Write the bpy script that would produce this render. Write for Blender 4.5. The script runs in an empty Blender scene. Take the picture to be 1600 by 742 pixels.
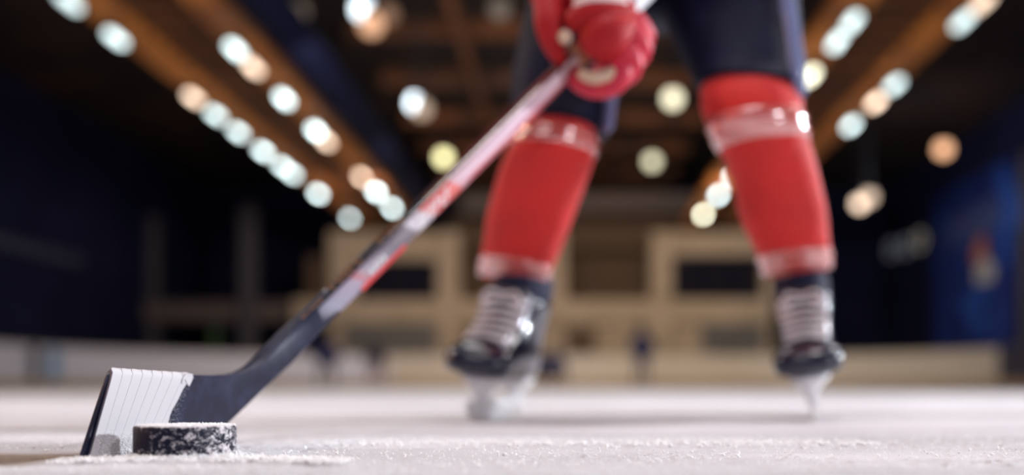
import bpy, bmesh, math, random
import numpy as np
from mathutils import Vector, Matrix, noise as mnoise
random.seed(4)
S = bpy.context.scene
COL = S.collection
PI = math.pi
# ------------------------------------------------------------------ camera
F = 1600.0; VX = 890.0; VY = 605.0; H = 0.055
cd = bpy.data.cameras.new('camera'); cam = bpy.data.objects.new('camera', cd); COL.objects.link(cam)
cam.location = (0, 0, H); cam.rotation_euler = (PI / 2, 0, 0)
cd.sensor_width = 36; cd.lens = 36; cd.shift_x = -(VX - 800) / 1600; cd.shift_y = (VY - 371) / 1600
cd.clip_start = 0.02; cd.clip_end = 200
cd.dof.use_dof = True; cd.dof.focus_distance = 0.845; cd.dof.aperture_fstop = 1.72
S.camera = cam
S.view_settings.view_transform = 'Standard'; S.view_settings.look = 'None'
S.view_settings.gamma = 1; S.view_settings.exposure = 0.0
S.view_settings.use_curve_mapping = False
S.cycles.use_denoising = True; S.cycles.use_adaptive_sampling = False
S.cycles.max_bounces = 6; S.cycles.diffuse_bounces = 3; S.cycles.caustics_reflective = False
S.cycles.sample_clamp_indirect = 4
w = bpy.data.worlds.new('hall_air'); S.world = w; w.use_nodes = True
w.node_tree.nodes['Background'].inputs[0].default_value = (0.05, 0.08, 0.42, 1)
w.node_tree.nodes['Background'].inputs[1].default_value = 0.15

def area(name, loc, target, sx, sy, power, color=(1, 1, 1)):
    l = bpy.data.lights.new(name, 'AREA'); l.shape = 'RECTANGLE'; l.size = sx; l.size_y = sy
    l.energy = power; l.color = color
    o = bpy.data.objects.new(name, l); COL.objects.link(o); o.location = loc
    o.rotation_euler = (Vector(target) - Vector(loc)).to_track_quat('-Z', 'Y').to_euler()
    return o
# unseen lamp rows over the near half; side and front-right lamps follow sock highlights
area('key_fill', (-2.5, -2.0, 6.0), (0, 2.0, 0), 3.0, 2.0, 95, (1.0, 0.93, 0.92))  # added frontal light on the player from the camera side
area('left_lamp_row', (-5.7, 5, 6.0), (-0.3, 1.2, 0), 0.5, 4.0, 240, (1.0, 0.93, 0.92))
area('right_lamp_row', (4.4, 5.0, 6.0), (0.2, 1.7, 0.4), 0.5, 3.0, 210, (0.95, 0.96, 1.0))
area('right_side_lamps', (9.5, 4.7, 2.75), (0.1, 1.5, 0.3), 0.38, 0.30, 1150, (0.88, 0.94, 1.0))
area('left_side_lamp', (-6.5, 2.6, 3.2), (0.0, 1.7, 0.35), 0.16, 0.16, 110, (1.0, 0.50, 0.22))
area('overhead_lamps', (0.0, 7.5, 7.5), (0, 4, 0), 4.0, 4.0, 200, (1.0, 0.94, 0.93))
area('near_overhead_fill', (0.2, 0.9, 6.0), (0.0, 0.8, 0), 2.0, 1.2, 160, (1.0, 0.93, 0.93))  # fill added to brighten the near ice
area('front_right_lamp', (3.9, -3.0, 2.3), (0.1, 1.7, 0.35), 0.16, 0.16, 100, (0.95, 0.96, 1.0))
# added fill lights with no fixture, turned from the camera towards the far end
for i, yy in enumerate((10, 17, 24)):
    area('rink_fill', (-1, yy, 5.4), (-1, yy + 8, 0), 7, 1.0, 330, (1.0, 0.93, 0.90))
area('stand_fill', (-5.0, 29.0, 5.6), (-5.0, 38, 3.0), 3, 0.6, 85, (1.0, 0.74, 0.60))
area('stand_fill', (4.0, 29.0, 5.6), (3.5, 38, 3.0), 4, 0.6, 115, (1.0, 0.78, 0.50))
area('banner_fill', (8.5, 30.0, 6.5), (14, 35, 4), 1.0, 1.0, 90, (0.8, 0.88, 1.0))

# ------------------------------------------------------------------ helpers
def P(px, py, Y):
    return Vector(((px - VX) / F * Y, Y, H - (py - VY) / F * Y))

def mat(name, color, rough=0.5, metal=0.0, spec=0.5, emit=None, es=0.0, coat=0.0, noise=None, bump=None, sheen=0):
    m = bpy.data.materials.new(name); m.use_nodes = True
    nt = m.node_tree; b = nt.nodes['Principled BSDF']
    b.inputs['Base Color'].default_value = (*color, 1); b.inputs['Roughness'].default_value = rough
    b.inputs['Metallic'].default_value = metal; b.inputs['Specular IOR Level'].default_value = spec
    b.inputs['Coat Weight'].default_value = coat; b.inputs['Sheen Weight'].default_value = sheen
    if emit:
        b.inputs['Emission Color'].default_value = (*emit, 1); b.inputs['Emission Strength'].default_value = es
    if noise or bump:
        tc = nt.nodes.new('ShaderNodeTexCoord')
    if noise:                      # (scale, other colour, contrast lo, hi)
        n = nt.nodes.new('ShaderNodeTexNoise'); n.inputs['Scale'].default_value = noise[0]; n.inputs['Detail'].default_value = 5
        r = nt.nodes.new('ShaderNodeValToRGB'); r.color_ramp.elements[0].position = noise[2]; r.color_ramp.elements[1].position = noise[3]
        r.color_ramp.elements[0].color = (*color, 1); r.color_ramp.elements[1].color = (*noise[1], 1)
        nt.links.new(tc.outputs['Object'], n.inputs['Vector']); nt.links.new(n.outputs['Fac'], r.inputs['Fac'])
        nt.links.new(r.outputs['Color'], b.inputs['Base Color'])
    if bump:                       # (scale, strength, distance)
        n2 = nt.nodes.new('ShaderNodeTexNoise'); n2.inputs['Scale'].default_value = bump[0]; n2.inputs['Detail'].default_value = 4
        bp = nt.nodes.new('ShaderNodeBump'); bp.inputs['Strength'].default_value = bump[1]; bp.inputs['Distance'].default_value = bump[2]
        nt.links.new(tc.outputs['Object'], n2.inputs['Vector']); nt.links.new(n2.outputs['Fac'], bp.inputs['Height'])
        nt.links.new(bp.outputs['Normal'], b.inputs['Normal'])
    return m

def link(name, me, m=None, parent=None, smooth=True):
    o = bpy.data.objects.new(name, me); COL.objects.link(o)
    if m: me.materials.append(m)
    if smooth: me.polygons.foreach_set('use_smooth', [True] * len(me.polygons))
    if parent:
        o.parent = parent
        o.matrix_parent_inverse = parent.matrix_world.inverted() if False else Matrix.Translation(-parent.location) if not parent.get('_rot') else Matrix()
    return o

def obj(name, bm, m=None, parent=None, smooth=False, bevel=0, sub=0):
    bmesh.ops.recalc_face_normals(bm, faces=bm.faces)
    me = bpy.data.meshes.new(name); bm.to_mesh(me); bm.free()
    o = link(name, me, m, parent, smooth)
    if bevel:
        md = o.modifiers.new('bevel', 'BEVEL'); md.width = bevel; md.segments = 2; md.limit_method = 'ANGLE'
    if sub:
        md = o.modifiers.new('sub', 'SUBSURF'); md.levels = sub; md.render_levels = sub
    return o

def empty(name, loc):
    o = bpy.data.objects.new(name, None); COL.objects.link(o); o.location = loc
    o.empty_display_size = 0.1
    return o

def tag(o, label, cat, group=None, kind=None):
    if label: o['label'] = label
    if cat: o['category'] = cat
    if group: o['group'] = group
    if kind: o['kind'] = kind
    return o

def struct(o, label=None):
    o['kind'] = 'structure'
    if label: o['label'] = label
    return o

def bx(bm, x0, x1, y0, y1, z0, z1):
    v = [bm.verts.new(p) for p in ((x0, y0, z0), (x1, y0, z0), (x1, y1, z0), (x0, y1, z0), (x0, y0, z1), (x1, y0, z1), (x1, y1, z1), (x0, y1, z1))]
    for f in ((0, 3, 2, 1), (4, 5, 6, 7), (0, 1, 5, 4), (1, 2, 6, 5), (2, 3, 7, 6), (3, 0, 4, 7)):
        bm.faces.new([v[i] for i in f])
    return v

def loft(bm, rings, caps=True, closed=True):
    vs = [[bm.verts.new(p) for p in r] for r in rings]
    n = len(vs[0])
    for a, b in zip(vs, vs[1:]):
        for i in range(n if closed else n - 1):
            j = (i + 1) % n
            bm.faces.new((a[i], a[j], b[j], b[i]))
    if caps:
        bm.faces.new(list(reversed(vs[0]))); bm.faces.new(vs[-1])
    return vs

def ring(c, u, v, ru, rv, n=20, p=2.0):
    out = []
    for i in range(n):
        a = 2 * PI * i / n; ca, sa = math.cos(a), math.sin(a)
        ca2 = math.copysign(abs(ca) ** (2 / p), ca); sa2 = math.copysign(abs(sa) ** (2 / p), sa)
        out.append(Vector(c) + Vector(u) * (ru * ca2) + Vector(v) * (rv * sa2))
    return out

def tube(bm, pts, radii, n=12, flat=1.0, hint=Vector((0, 0, 1)), round_ends=True):
    pts = [Vector(p) for p in pts]
    # resample smooth (catmull-rom)
    P2, R2 = [], []
    for i in range(len(pts) - 1):
        p0 = pts[max(i - 1, 0)]; p1 = pts[i]; p2 = pts[i + 1]; p3 = pts[min(i + 2, len(pts) - 1)]
        k = 5 if len(pts) > 2 else 1
        for s in range(k):
            t = s / k
            P2.append(0.5 * ((2 * p1) + (p2 - p0) * t + (2 * p0 - 5 * p1 + 4 * p2 - p3) * t * t + (-p0 + 3 * p1 - 3 * p2 + p3) * t ** 3))
            R2.append(radii[i] * (1 - t) + radii[i + 1] * t)
    P2.append(pts[-1]); R2.append(radii[-1])
    u = None; rings = []
    for i, c in enumerate(P2):
        d = (P2[min(i + 1, len(P2) - 1)] - P2[max(i - 1, 0)]).normalized()
        if u is None:
            u = d.cross(hint)
            if u.length < 1e-3: u = d.cross(Vector((1, 0, 0)))
        else:
            u = u - d * u.dot(d)
        u.normalize(); v = d.cross(u)
        if i == 0 and round_ends:
            for q in (0.95, 0.6): rings.append(ring(c - d * R2[0] * q, u, v, R2[0] * math.sqrt(1 - q * q), R2[0] * flat * math.sqrt(1 - q * q), n))
        rings.append(ring(c, u, v, R2[i], R2[i] * flat, n))
        if i == len(P2) - 1 and round_ends:
            for q in (0.6, 0.95): rings.append(ring(c + d * R2[i] * q, u, v, R2[i] * math.sqrt(1 - q * q), R2[i] * flat * math.sqrt(1 - q * q), n))
    loft(bm, rings)

def ellip(bm, c, r, rot=None, n=16):
    M = Matrix.Translation(Vector(c)) @ (rot.to_matrix().to_4x4() if rot else Matrix()) @ Matrix.Diagonal((*r, 1))
    bmesh.ops.create_uvsphere(bm, u_segments=n, v_segments=n // 2 + 2, radius=1, matrix=M)

# ------------------------------------------------------------------ materials
def ice_material():
    m = bpy.data.materials.new('scraped_ice'); m.use_nodes = True; nt = m.node_tree; b = nt.nodes['Principled BSDF']
    N = nt.nodes.new; L = nt.links.new
    tc = N('ShaderNodeTexCoord')
    mp = N('ShaderNodeMapping'); mp.inputs['Scale'].default_value = (0.8, 2.2, 1); L(tc.outputs['Object'], mp.inputs['Vector'])
    big = N('ShaderNodeTexNoise'); big.inputs['Scale'].default_value = 1.6; big.inputs['Detail'].default_value = 6; L(mp.outputs[0], big.inputs['Vector'])
    r1 = N('ShaderNodeValToRGB'); r1.color_ramp.elements[0].position = 0.36; r1.color_ramp.elements[1].position = 0.6
    r1.color_ramp.elements[0].color = (0.56, 0.555, 0.59, 1); r1.color_ramp.elements[1].color = (0.80, 0.785, 0.83, 1)
    L(big.outputs['Fac'], r1.inputs['Fac'])
    # wet strip and painted skate shadow, long across the view
    at = N('ShaderNodeAttribute'); at.attribute_name = 'bare_and_shade'
    mx = N('ShaderNodeMix'); mx.data_type = 'RGBA'; mx.inputs['B'].default_value = (0.34, 0.25, 0.19, 1)  # tan reflection of the wet strip and the skate shadow share this colour
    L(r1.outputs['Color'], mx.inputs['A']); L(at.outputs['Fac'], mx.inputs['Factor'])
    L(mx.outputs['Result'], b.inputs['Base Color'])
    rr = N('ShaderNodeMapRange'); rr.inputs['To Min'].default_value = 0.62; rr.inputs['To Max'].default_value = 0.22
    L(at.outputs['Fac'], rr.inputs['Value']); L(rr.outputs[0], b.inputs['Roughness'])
    b.inputs['Specular IOR Level'].default_value = 0.35
    f1 = N('ShaderNodeTexNoise'); f1.inputs['Scale'].default_value = 420; f1.inputs['Detail'].default_value = 6; f1.inputs['Roughness'].default_value = 0.7
    L(tc.outputs['Object'], f1.inputs['Vector'])
    bp = N('ShaderNodeBump'); bp.inputs['Strength'].default_value = 1.0; bp.inputs['Distance'].default_value = 0.0022
    L(f1.outputs['Fac'], bp.inputs['Height']); L(bp.outputs['Normal'], b.inputs['Normal'])
    return m
M_ice = ice_material()
M_snow = mat('loose_snow', (0.93, 0.90, 0.91), 0.6)
M_snow.node_tree.nodes['Principled BSDF'].inputs['Subsurface Weight'].default_value = .8
M_snow.node_tree.nodes['Principled BSDF'].inputs['Subsurface Radius'].default_value = (.01, .01, .01)
M_snow.node_tree.nodes['Principled BSDF'].inputs['Subsurface Scale'].default_value = .3
M_navy = mat('navy_wall_paint', (0.008, 0.009, 0.035), 0.8, spec=0.2, noise=(0.6, (0.014, 0.015, 0.05), 0.4, 0.7))
M_dark = mat('dark_steel', (0.004, 0.005, 0.020), 0.8, spec=.1)
M_ceil = mat('dark_timber_ceiling', (0.012, 0.005, 0.004), 0.8, noise=(0.5, (0.055, 0.019, 0.006), 0.45, 0.75))
M_truss = mat('brown_truss_timber', (0.17, 0.052, 0.010), 0.7, noise=(0.7, (0.05, 0.016, 0.005), 0.4, 0.65))
M_wood = mat('orange_brown_timber', (0.68, 0.23, 0.035), 0.6, noise=(0.9, (0.36, 0.11, 0.018), 0.4, 0.65))
M_slat = mat('brown_slats', (0.15, 0.05, 0.010), 0.7, noise=(0.8, (0.10, 0.032, 0.008), .4, .65))
M_beige = mat('cream_painted_wall', (0.56, 0.42, 0.29), 0.8, noise=(1.2, (0.44, 0.33, 0.21), 0.4, 0.7))
M_brown = mat('brown_room_inside', (0.13, 0.075, 0.04), 0.8)
M_grey = mat('grey_mesh_panel', (0.17, 0.16, 0.15), 0.6)
M_pillar = mat('grey_pillar_paint', (0.085, 0.075, 0.08), 0.7)
M_streak = mat('blue_grey_streak', (0.05, 0.055, 0.09), 0.6)
M_slab = mat('grey_brown_balcony_face', (0.14, 0.10, 0.085), 0.7)
M_board = mat('white_rink_board', (0.62, 0.52, 0.40), 0.4)
M_boardw = mat('cool_white_rink_board', (0.66, 0.63, 0.68), 0.4)
M_kick = mat('yellow_kick_strip', (0.40, 0.26, 0.11), 0.5)
M_glass = mat('rink_glass', (0.9, 0.95, 0.95), 0.05)
M_glass.node_tree.nodes['Principled BSDF'].inputs['Alpha'].default_value = 0.06
M_blue = mat('blue_banner_cloth', (0.008, 0.018, 0.14), 0.7, noise=(0.7, (0.015, 0.05, 0.25), 0.45, 0.7))

# ------------------------------------------------------------------ ice floor
def vnoise(x, y, seed):
    rs = np.random.RandomState(seed); T = rs.rand(256, 256)
    xi = np.floor(x).astype(int); yi = np.floor(y).astype(int); fx = x - xi; fy = y - yi
    fx = fx * fx * (3 - 2 * fx); fy = fy * fy * (3 - 2 * fy)
    a = T[xi % 256, yi % 256]; b_ = T[(xi + 1) % 256, yi % 256]; c = T[xi % 256, (yi + 1) % 256]; d = T[(xi + 1) % 256, (yi + 1) % 256]
    return (a * (1 - fx) + b_ * fx) * (1 - fy) + (c * (1 - fx) + d * fx) * fy

PUCK = Vector((P(290, 0, 0.802).x, 0.802, 0))
def build_ice():
    def axis(lo, hi, step, far_lo, far_hi, g):
        c = list(np.arange(lo, hi, step)); s = step; x = c[-1]
        while x < far_hi: s *= g; x += s; c.append(min(x, far_hi))
        s = step; x = c[0]; pre = []
        while x > far_lo: s *= g; x -= s; pre.append(max(x, far_lo))
        return np.array(pre[::-1] + c)
    xs = axis(-0.56, 0.50, 0.0012, -20, 18, 1.10); ys = axis(0.60, 1.15, 0.0018, -8, 47, 1.035)
    X, Y = np.meshgrid(xs, ys)
    amp = 1 / (1 + np.maximum(0, Y - 1.6) * 2.0)
    z = 0.0011 * (vnoise(X * 60 + 900, Y * 40 + 900, 1) - .5) + 0.0016 * (vnoise(X * 18 + 300, Y * 26 + 300, 2) - .5)
    lum = vnoise(X * 320 + 5000, Y * 260 + 5000, 3) ** 3 * 0.0009 + vnoise(X * 150 + 5000, Y * 130 + 5000, 4) ** 4 * 0.0019
    cov = np.clip((vnoise(X * 7 + 90, Y * 16 + 90, 5) - .3) * 2.5, 0.15, 1)
    # long scraped ridges running across the view
    rid = np.clip(np.sin((Y + 0.05 * (vnoise(X * 3 + 50, Y * 5 + 50, 9) - .5)) * 43) - .55, 0, 1) * vnoise(X * 5 + 70, Y * 12 + 70, 7) * 0.0030
    ridge = 0
    dx = X - PUCK.x; dy = Y - PUCK.y; rp = np.sqrt(dx * dx + dy * dy)
    ridge = np.exp(-((rp - 0.046) / 0.007) ** 2) * (0.0035 * vnoise(X * 160 + 400, Y * 160 + 400, 8)) * (dy < 0.02)
    # snow band in front of the blade toe and the puck
    band = np.exp(-((Y - (0.742 + 0.02 * np.sin(X * 17))) / 0.012) ** 2) * np.clip((X + .385) * 25, 0, 1) * np.clip((-.10 - X) * 6, 0, 1)
    ridge = ridge + band * (0.0012 + 0.0026 * vnoise(X * 110 + 44, Y * 90 + 44, 10))
    z = (z + lum * cov + rid * 0.6) * amp + ridge
    bare_and_shade = np.zeros_like(X)
    bl = vnoise(X * 10 + 20, Y * 10 + 20, 12)
    # wet strip beside the blade toe; farther streaks paint in the skates' shadow
    b1 = np.exp(-(((Y - 0.785) / 0.085) ** 4)) * np.clip((-.375 - X) * 30 + (bl - .5) * 2, 0, 1)
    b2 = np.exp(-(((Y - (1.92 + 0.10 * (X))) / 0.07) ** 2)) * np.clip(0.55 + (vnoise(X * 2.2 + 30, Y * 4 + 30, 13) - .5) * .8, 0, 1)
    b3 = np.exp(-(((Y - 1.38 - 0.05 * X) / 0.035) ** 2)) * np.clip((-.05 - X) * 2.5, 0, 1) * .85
    bare_and_shade = np.clip(b1 + b2 + b3, 0, 1)
    z = z * (1 - 0.85 * np.clip(b1, 0, 1))
    keep = (rp < 0.037)
    z = np.where(keep, np.minimum(z, 0), z)
    z = z - 0.0006
    ny, nx = X.shape
    me = bpy.data.meshes.new('floor')
    co = np.stack([X, Y, z], -1).reshape(-1, 3)
    idx = np.arange(ny * nx).reshape(ny, nx)
    q = np.stack([idx[:-1, :-1], idx[:-1, 1:], idx[1:, 1:], idx[1:, :-1]], -1).reshape(-1, 4)
    me.vertices.add(len(co)); me.vertices.foreach_set('co', co.ravel())
    me.loops.add(q.size); me.loops.foreach_set('vertex_index', q.ravel())
    me.polygons.add(len(q)); me.polygons.foreach_set('loop_start', np.arange(0, q.size, 4)); me.polygons.foreach_set('loop_total', np.full(len(q), 4))
    me.update(calc_edges=True)
    a = me.attributes.new('bare_and_shade', 'FLOAT', 'POINT'); a.data.foreach_set('value', bare_and_shade.ravel())
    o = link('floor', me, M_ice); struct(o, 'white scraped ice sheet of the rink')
    return o
build_ice()

# ------------------------------------------------------------------ hall shell
bm = bmesh.new(); bx(bm, -16.3, -16, -8, 46, 0, 9.2); struct(obj('wall_left', bm, M_navy), 'dark navy side wall of the hall')
bm = bmesh.new(); bx(bm, 14, 14.3, -8, 46, 0, 9.2); struct(obj('wall_right', bm, M_navy), 'dark side wall that carries the blue banner')
bm = bmesh.new(); bx(bm, -16.3, 14.3, 46, 46.3, 0, 9.2); struct(obj('wall_back', bm, M_navy), 'dark end wall behind the cream stand')
bm = bmesh.new(); bx(bm, -16.3, 14.3, -8, 46.3, 9.0, 9.3); struct(obj('ceiling', bm, M_ceil), 'dark brown timber roof')
for i, y in enumerate(range(16, 46, 4)):
    bm = bmesh.new(); bx(bm, -5.2, 4.2, y, y + .25, 8.3, 8.7)
    for k in range(6):
        x = -5.2 + k * 1.7
        loft(bm, [[(x, y, 8.7), (x + .1, y, 8.7), (x + .1, y + .2, 8.7), (x, y + .2, 8.7)], [(x + .8, y, 9.0), (x + .9, y, 9.0), (x + .9, y + .2, 9.0), (x + .8, y + .2, 9.0)]])
    struct(obj('ceiling_beam', bm, M_truss), 'brown timber roof truss across the hall')
for i, x in enumerate((-2.6, 0.7)):
    bm = bmesh.new(); bx(bm, x, x + .22, 12, 45, 8.05, 8.3); struct(obj('ceiling_beam', bm, M_truss), 'long brown timber purlin under the roof')
# the two long timber soffits with lamp rows at their edges
def soffit(xa, xb, name, label):
    bm = bmesh.new(); bx(bm, xa, xb, 2, 37.6, 6.25, 6.35)
    root = obj(name, bm, M_slat); struct(root, label)
    for x, ww in ((xa, .55), (xb - .55, .55)):
        b2 = bmesh.new(); bx(b2, x, x + ww, 2, 37.6, 6.02, 6.24); obj('edge_board', b2, M_wood, root, bevel=.02)
    b2 = bmesh.new()
    for k in range(60):
        y = 2.2 + k * .6; bx(b2, xa + .56, xb - .56, y, y + .22, 6.14, 6.24)
    obj('slats', b2, M_slat, root)
soffit(-7.75, -5.42, 'ceiling_soffit', 'long orange-brown timber soffit on the left')
soffit(4.18, 6.45, 'ceiling_soffit', 'long brown timber soffit on the right')
bm = bmesh.new(); tube(bm, [(-4.75, 4, 6.1), (-4.75, 38, 6.1)], [.34, .34], 20, round_ends=False)
for y in range(5, 38, 2): tube(bm, [(-4.75, y, 6.1), (-4.75, y + .08, 6.1)], [.37, .37], 20, round_ends=False)
tag(obj('air_duct', bm, M_dark, smooth=True), 'dark round air duct beside the left timber soffit', 'duct')

# ------------------------------------------------------------------ lamps
DISC = PI * 20 * 20
ORD = ['first', 'second', 'third', 'fourth', 'fifth', 'sixth', 'seventh', 'eighth', 'ninth', 'tenth', 'eleventh']
M_house = mat('lamp_housing_metal', (0.08, 0.08, 0.09), 0.4, metal=.6)
def tube_lamp(X, py, b, col, label, group, Z=5.80):
    Y = (Z - H) * F / (VY - py); wx, ly, hz = .13, .55, .09
    pa = (wx * F / Y) * (hz * F / Y + (Z - H) * F * ly / Y ** 2)
    t = empty('strip_lamp', (X, Y, Z)); tag(t, label, 'ceiling lamp', group)
    m = mat('lamp_glow', (0.03, 0.03, 0.03), 0.5, emit=col, es=b * DISC / pa)
    bm = bmesh.new(); bx(bm, X - wx / 2, X + wx / 2, Y - ly / 2, Y + ly / 2, Z - hz / 2, Z + hz / 2); obj('diffuser', bm, m, t, bevel=.02)
    bm = bmesh.new(); bx(bm, X - wx / 2 - .02, X + wx / 2 + .02, Y - ly / 2 - .02, Y + ly / 2 + .02, Z + hz / 2, Z + hz / 2 + .05)
    bx(bm, X - .02, X + .02, Y - .02, Y + .02, Z + hz / 2 + .05, 6.03); obj('housing', bm, m and M_house, t)
def pend_lamp(px, py, Z, b, col, label, group, r=.17):
    Y = (Z - H) * F / (VY - py); X = (px - VX) / F * Y
    pa = PI * (r * F / Y) ** 2
    t = empty('pendant_lamp', (X, Y, Z)); tag(t, label, 'ceiling lamp', group)
    m = mat('lamp_glow', (0.03, 0.03, 0.03), 0.5, emit=col, es=b * DISC / pa)
    bm = bmesh.new(); ellip(bm, (X, Y, Z), (r, r, r)); obj('globe', bm, m, t, smooth=True)
    bm = bmesh.new(); loft(bm, [ring((X, Y, Z + r * .75), (1, 0, 0), (0, 1, 0), r * .9, r * .9), ring((X, Y, Z + r * 1.7), (1, 0, 0), (0, 1, 0), .06, .06)])
    tube(bm, [(X, Y, Z + r * 1.6), (X, Y, 9.05)], [.02, .02], 8, round_ends=False); obj('shade', bm, M_house, t)
CW = (0.76, 0.92, 0.92); WW = (1.0, 0.74, 0.55); CR = (0.85, 0.84, 0.62); BW = (0.80, 0.92, 1.0); YW = (0.95, 0.88, 0.45); OR = (0.95, 0.50, 0.28)
rows = [
 (-7.47, 'outer edge of left timber soffit', 'strip lamps along the outer edge of the left soffit',
  [(341, .35, CW), (303, .62, CW), (272, .5, CW), (260, .55, CW), (237, .7, CW), (207, .62, CW), (180, .62, CW), (153, .62, WW), (60, .85, CW), (4, .8, CW)]),
 (-5.69, 'inner edge of left timber soffit', 'strip lamps along the inner edge of the left soffit',
  [(325, .62, CW), (300, .85, CW), (277, .45, WW), (221, .5, WW), (205, 1.0, CW), (155, 1.05, CW), (106, .75, WW), (78, 1.1, CW)]),
 (4.45, 'inner edge of right timber soffit', 'strip lamps along the inner edge of the right soffit',
  [(335, .8, CR), (305, .75, CW), (275, .9, CW), (118, 1.1, CR), (66, .9, CW), (35, .9, CW)]),
 (6.18, 'outer edge of right timber soffit', 'strip lamps along the outer edge of the right soffit',
  [(196, .65, CW), (160, .75, WW), (133, .65, CW), (34, .75, CW), (5, .8, WW)])]
for X, where, grp, ls in rows:
    for i, (py, b, c) in enumerate(ls):
        kind = 'warm orange' if c in (WW,) else ('cream' if c is CR else 'cool white')
        tube_lamp(X, py, b, c, '%s strip lamp, %s from far end, %s' % (kind, ORD[i], where), grp)
for px, py, Z, b, c, lab in (
  (568, 14, 7.3, 2.8, BW, 'bright bluish white pendant lamp nearest the top, left of the stick'),
  (580, 38, 6.6, .9, OR, 'amber pendant lamp just below the brightest white one'),
  (606, 22, 7.8, .16, OR, 'dim amber pendant lamp right of the brightest white one'),
  (650, 161, 7.3, 2.4, BW, 'bluish white pendant lamp alone, halfway down left of the stick'),
  (659, 170, 6.6, .35, WW, 'weak warm pendant lamp peeping from behind the lone bluish white one'),
  (693, 246, 7.3, .95, YW, 'yellow pendant lamp just above the stick shaft'),
  (1051, 154, 7.3, 1.0, (.95, .88, .62), 'pale yellow pendant lamp between the two legs, the upper one'),
  (1019, 252, 7.3, .5, (.95, .88, .60), 'pale yellow pendant lamp between the two legs, the lower one'),
  (466, 18, 7.5, .10, WW, 'very dim brown pendant lamp at the top left of centre'),
  (781, 14, 7.5, .09, WW, 'very dim brown pendant lamp left of the navy pants'),
  (1474, 233, 6.5, .75, OR, 'salmon orange pendant lamp alone above the blue banner'),
  (1343, 318, 6.5, .65, WW, 'peach pendant lamp above the ring sign, the brighter of two'),
  (1358, 308, 6.1, .40, WW, 'peach pendant lamp above the ring sign, the dimmer of two')):
    pend_lamp(px, py, Z, b, c, lab, 'pendant lamps under the roof', r=.2)

# ------------------------------------------------------------------ far stand
YF = 38.0
def fx(px): return (px - VX) / F * YF
def fz(py): return H - (py - VY) / F * YF
def face(name, px0, px1, py0, py1, m, d0=0.0, d1=0.4, parent=None, label=None, bev=0):
    bm = bmesh.new(); bx(bm, fx(px0), fx(px1), YF + d0, YF + d1, fz(py1), fz(py0))
    o = obj(name, bm, m, parent, bevel=bev)
    if not parent: struct(o, label)
    return o
face('wall_stand_lower', 515, 1205, 505, 607, M_beige, .05, .4, label='lower cream wall of the far stand')
face('wall_stand_floor_slab', 460, 1205, 468, 506, M_beige, -.25, 1.6, label='cream floor slab across the far stand', bev=.05)
face('column_1', 515, 557, 362, 469, M_beige, -.1, 1.2, label='cream pier at the left end of the stand')
face('column_2', 684, 718, 362, 469, M_beige, -.1, 1.2, label='cream pier between dark window and centre bay')
face('column_3', 858, 884, 362, 469, M_beige, -.1, 1.2, label='slim cream pier in the centre bay')
face('column_4', 1018, 1050, 362, 469, M_beige, -.1, 1.2, label='cream pier left of the right window')
face('column_5', 1018, 1048, 500, 607, M_beige, -.35, .1, label='cream pier below the slab')
face('column_6', 690, 716, 500, 607, M_beige, -.35, .1, label='cream pier below the slab, left')
face('column_7', 1192, 1208, 362, 469, M_beige, -.1, 1.2, label='cream pier at the right end of the stand')
face('beam_1', 557, 684, 362, 406, M_beige, -.1, 1.2, label='cream lintel over the left window')
face('beam_2', 1050, 1192, 362, 399, M_beige, -.1, 1.2, label='cream lintel over the right window')
face('beam_3', 718, 858, 300, 330, M_slab, .3, 1.2, label='brown fascia above the centre bay')
face('beam_4', 884, 1205, 300, 326, M_slab, .3, 1.2, label='brown fascia above the right bay')
face('beam_5', 718, 1018, 362, 384, M_brown, .5, 1.2, label='brown lintel in the centre bay')
face('wall_stand_inside', 515, 1205, 320, 607, M_brown, 2.2, 2.5, label='dim brown back of the stand rooms')
for n, (a, b_, c, d) in enumerate(((557, 684, 405, 470), (1050, 1192, 398, 470))):
    bm = bmesh.new()
    bx(bm, fx(a), fx(b_), YF + .3, YF + .36, fz(d), fz(c))
    m = mat('dark_window_glass', (0.012, 0.010, 0.018), 0.7, spec=.1)
    o = obj('window_%d' % (n + 1), bm, m); struct(o, 'dark window in the cream stand')
    bm = bmesh.new(); k = 3
    for q in range(1, k): x = fx(a + (b_ - a) * q / k); bx(bm, x - .05, x + .05, YF + .2, YF + .3, fz(d), fz(c))
    obj('mullion', bm, M_dark, o)
for (a, b_, c, d, lab) in ((540, 680, 508, 550, 'grey mesh panel under the left window'), (1096, 1190, 508, 550, 'grey mesh panel under the right window')):
    bm = bmesh.new()
    nx_ = int((b_ - a) / 4)
    for q in range(nx_ + 1): x = fx(a + (b_ - a) * q / nx_); bx(bm, x - .02, x + .02, YF - .08, YF - .05, fz(d), fz(c))
    for q in range(9): z = fz(d) + (fz(c) - fz(d)) * q / 8; bx(bm, fx(a), fx(b_), YF - .05, YF - .02, z - .03, z + .03)
    tag(obj('mesh_panel', bm, M_grey), lab, 'mesh panel')
# doors / recesses in lower wall of the centre bay
face('door_1', 884, 930, 512, 607, M_brown, -.02, .06, label='brown door in the centre of the stand')
face('door_2', 725, 760, 512, 607, M_brown, -.02, .06, label='brown door left of centre in the stand')
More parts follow.
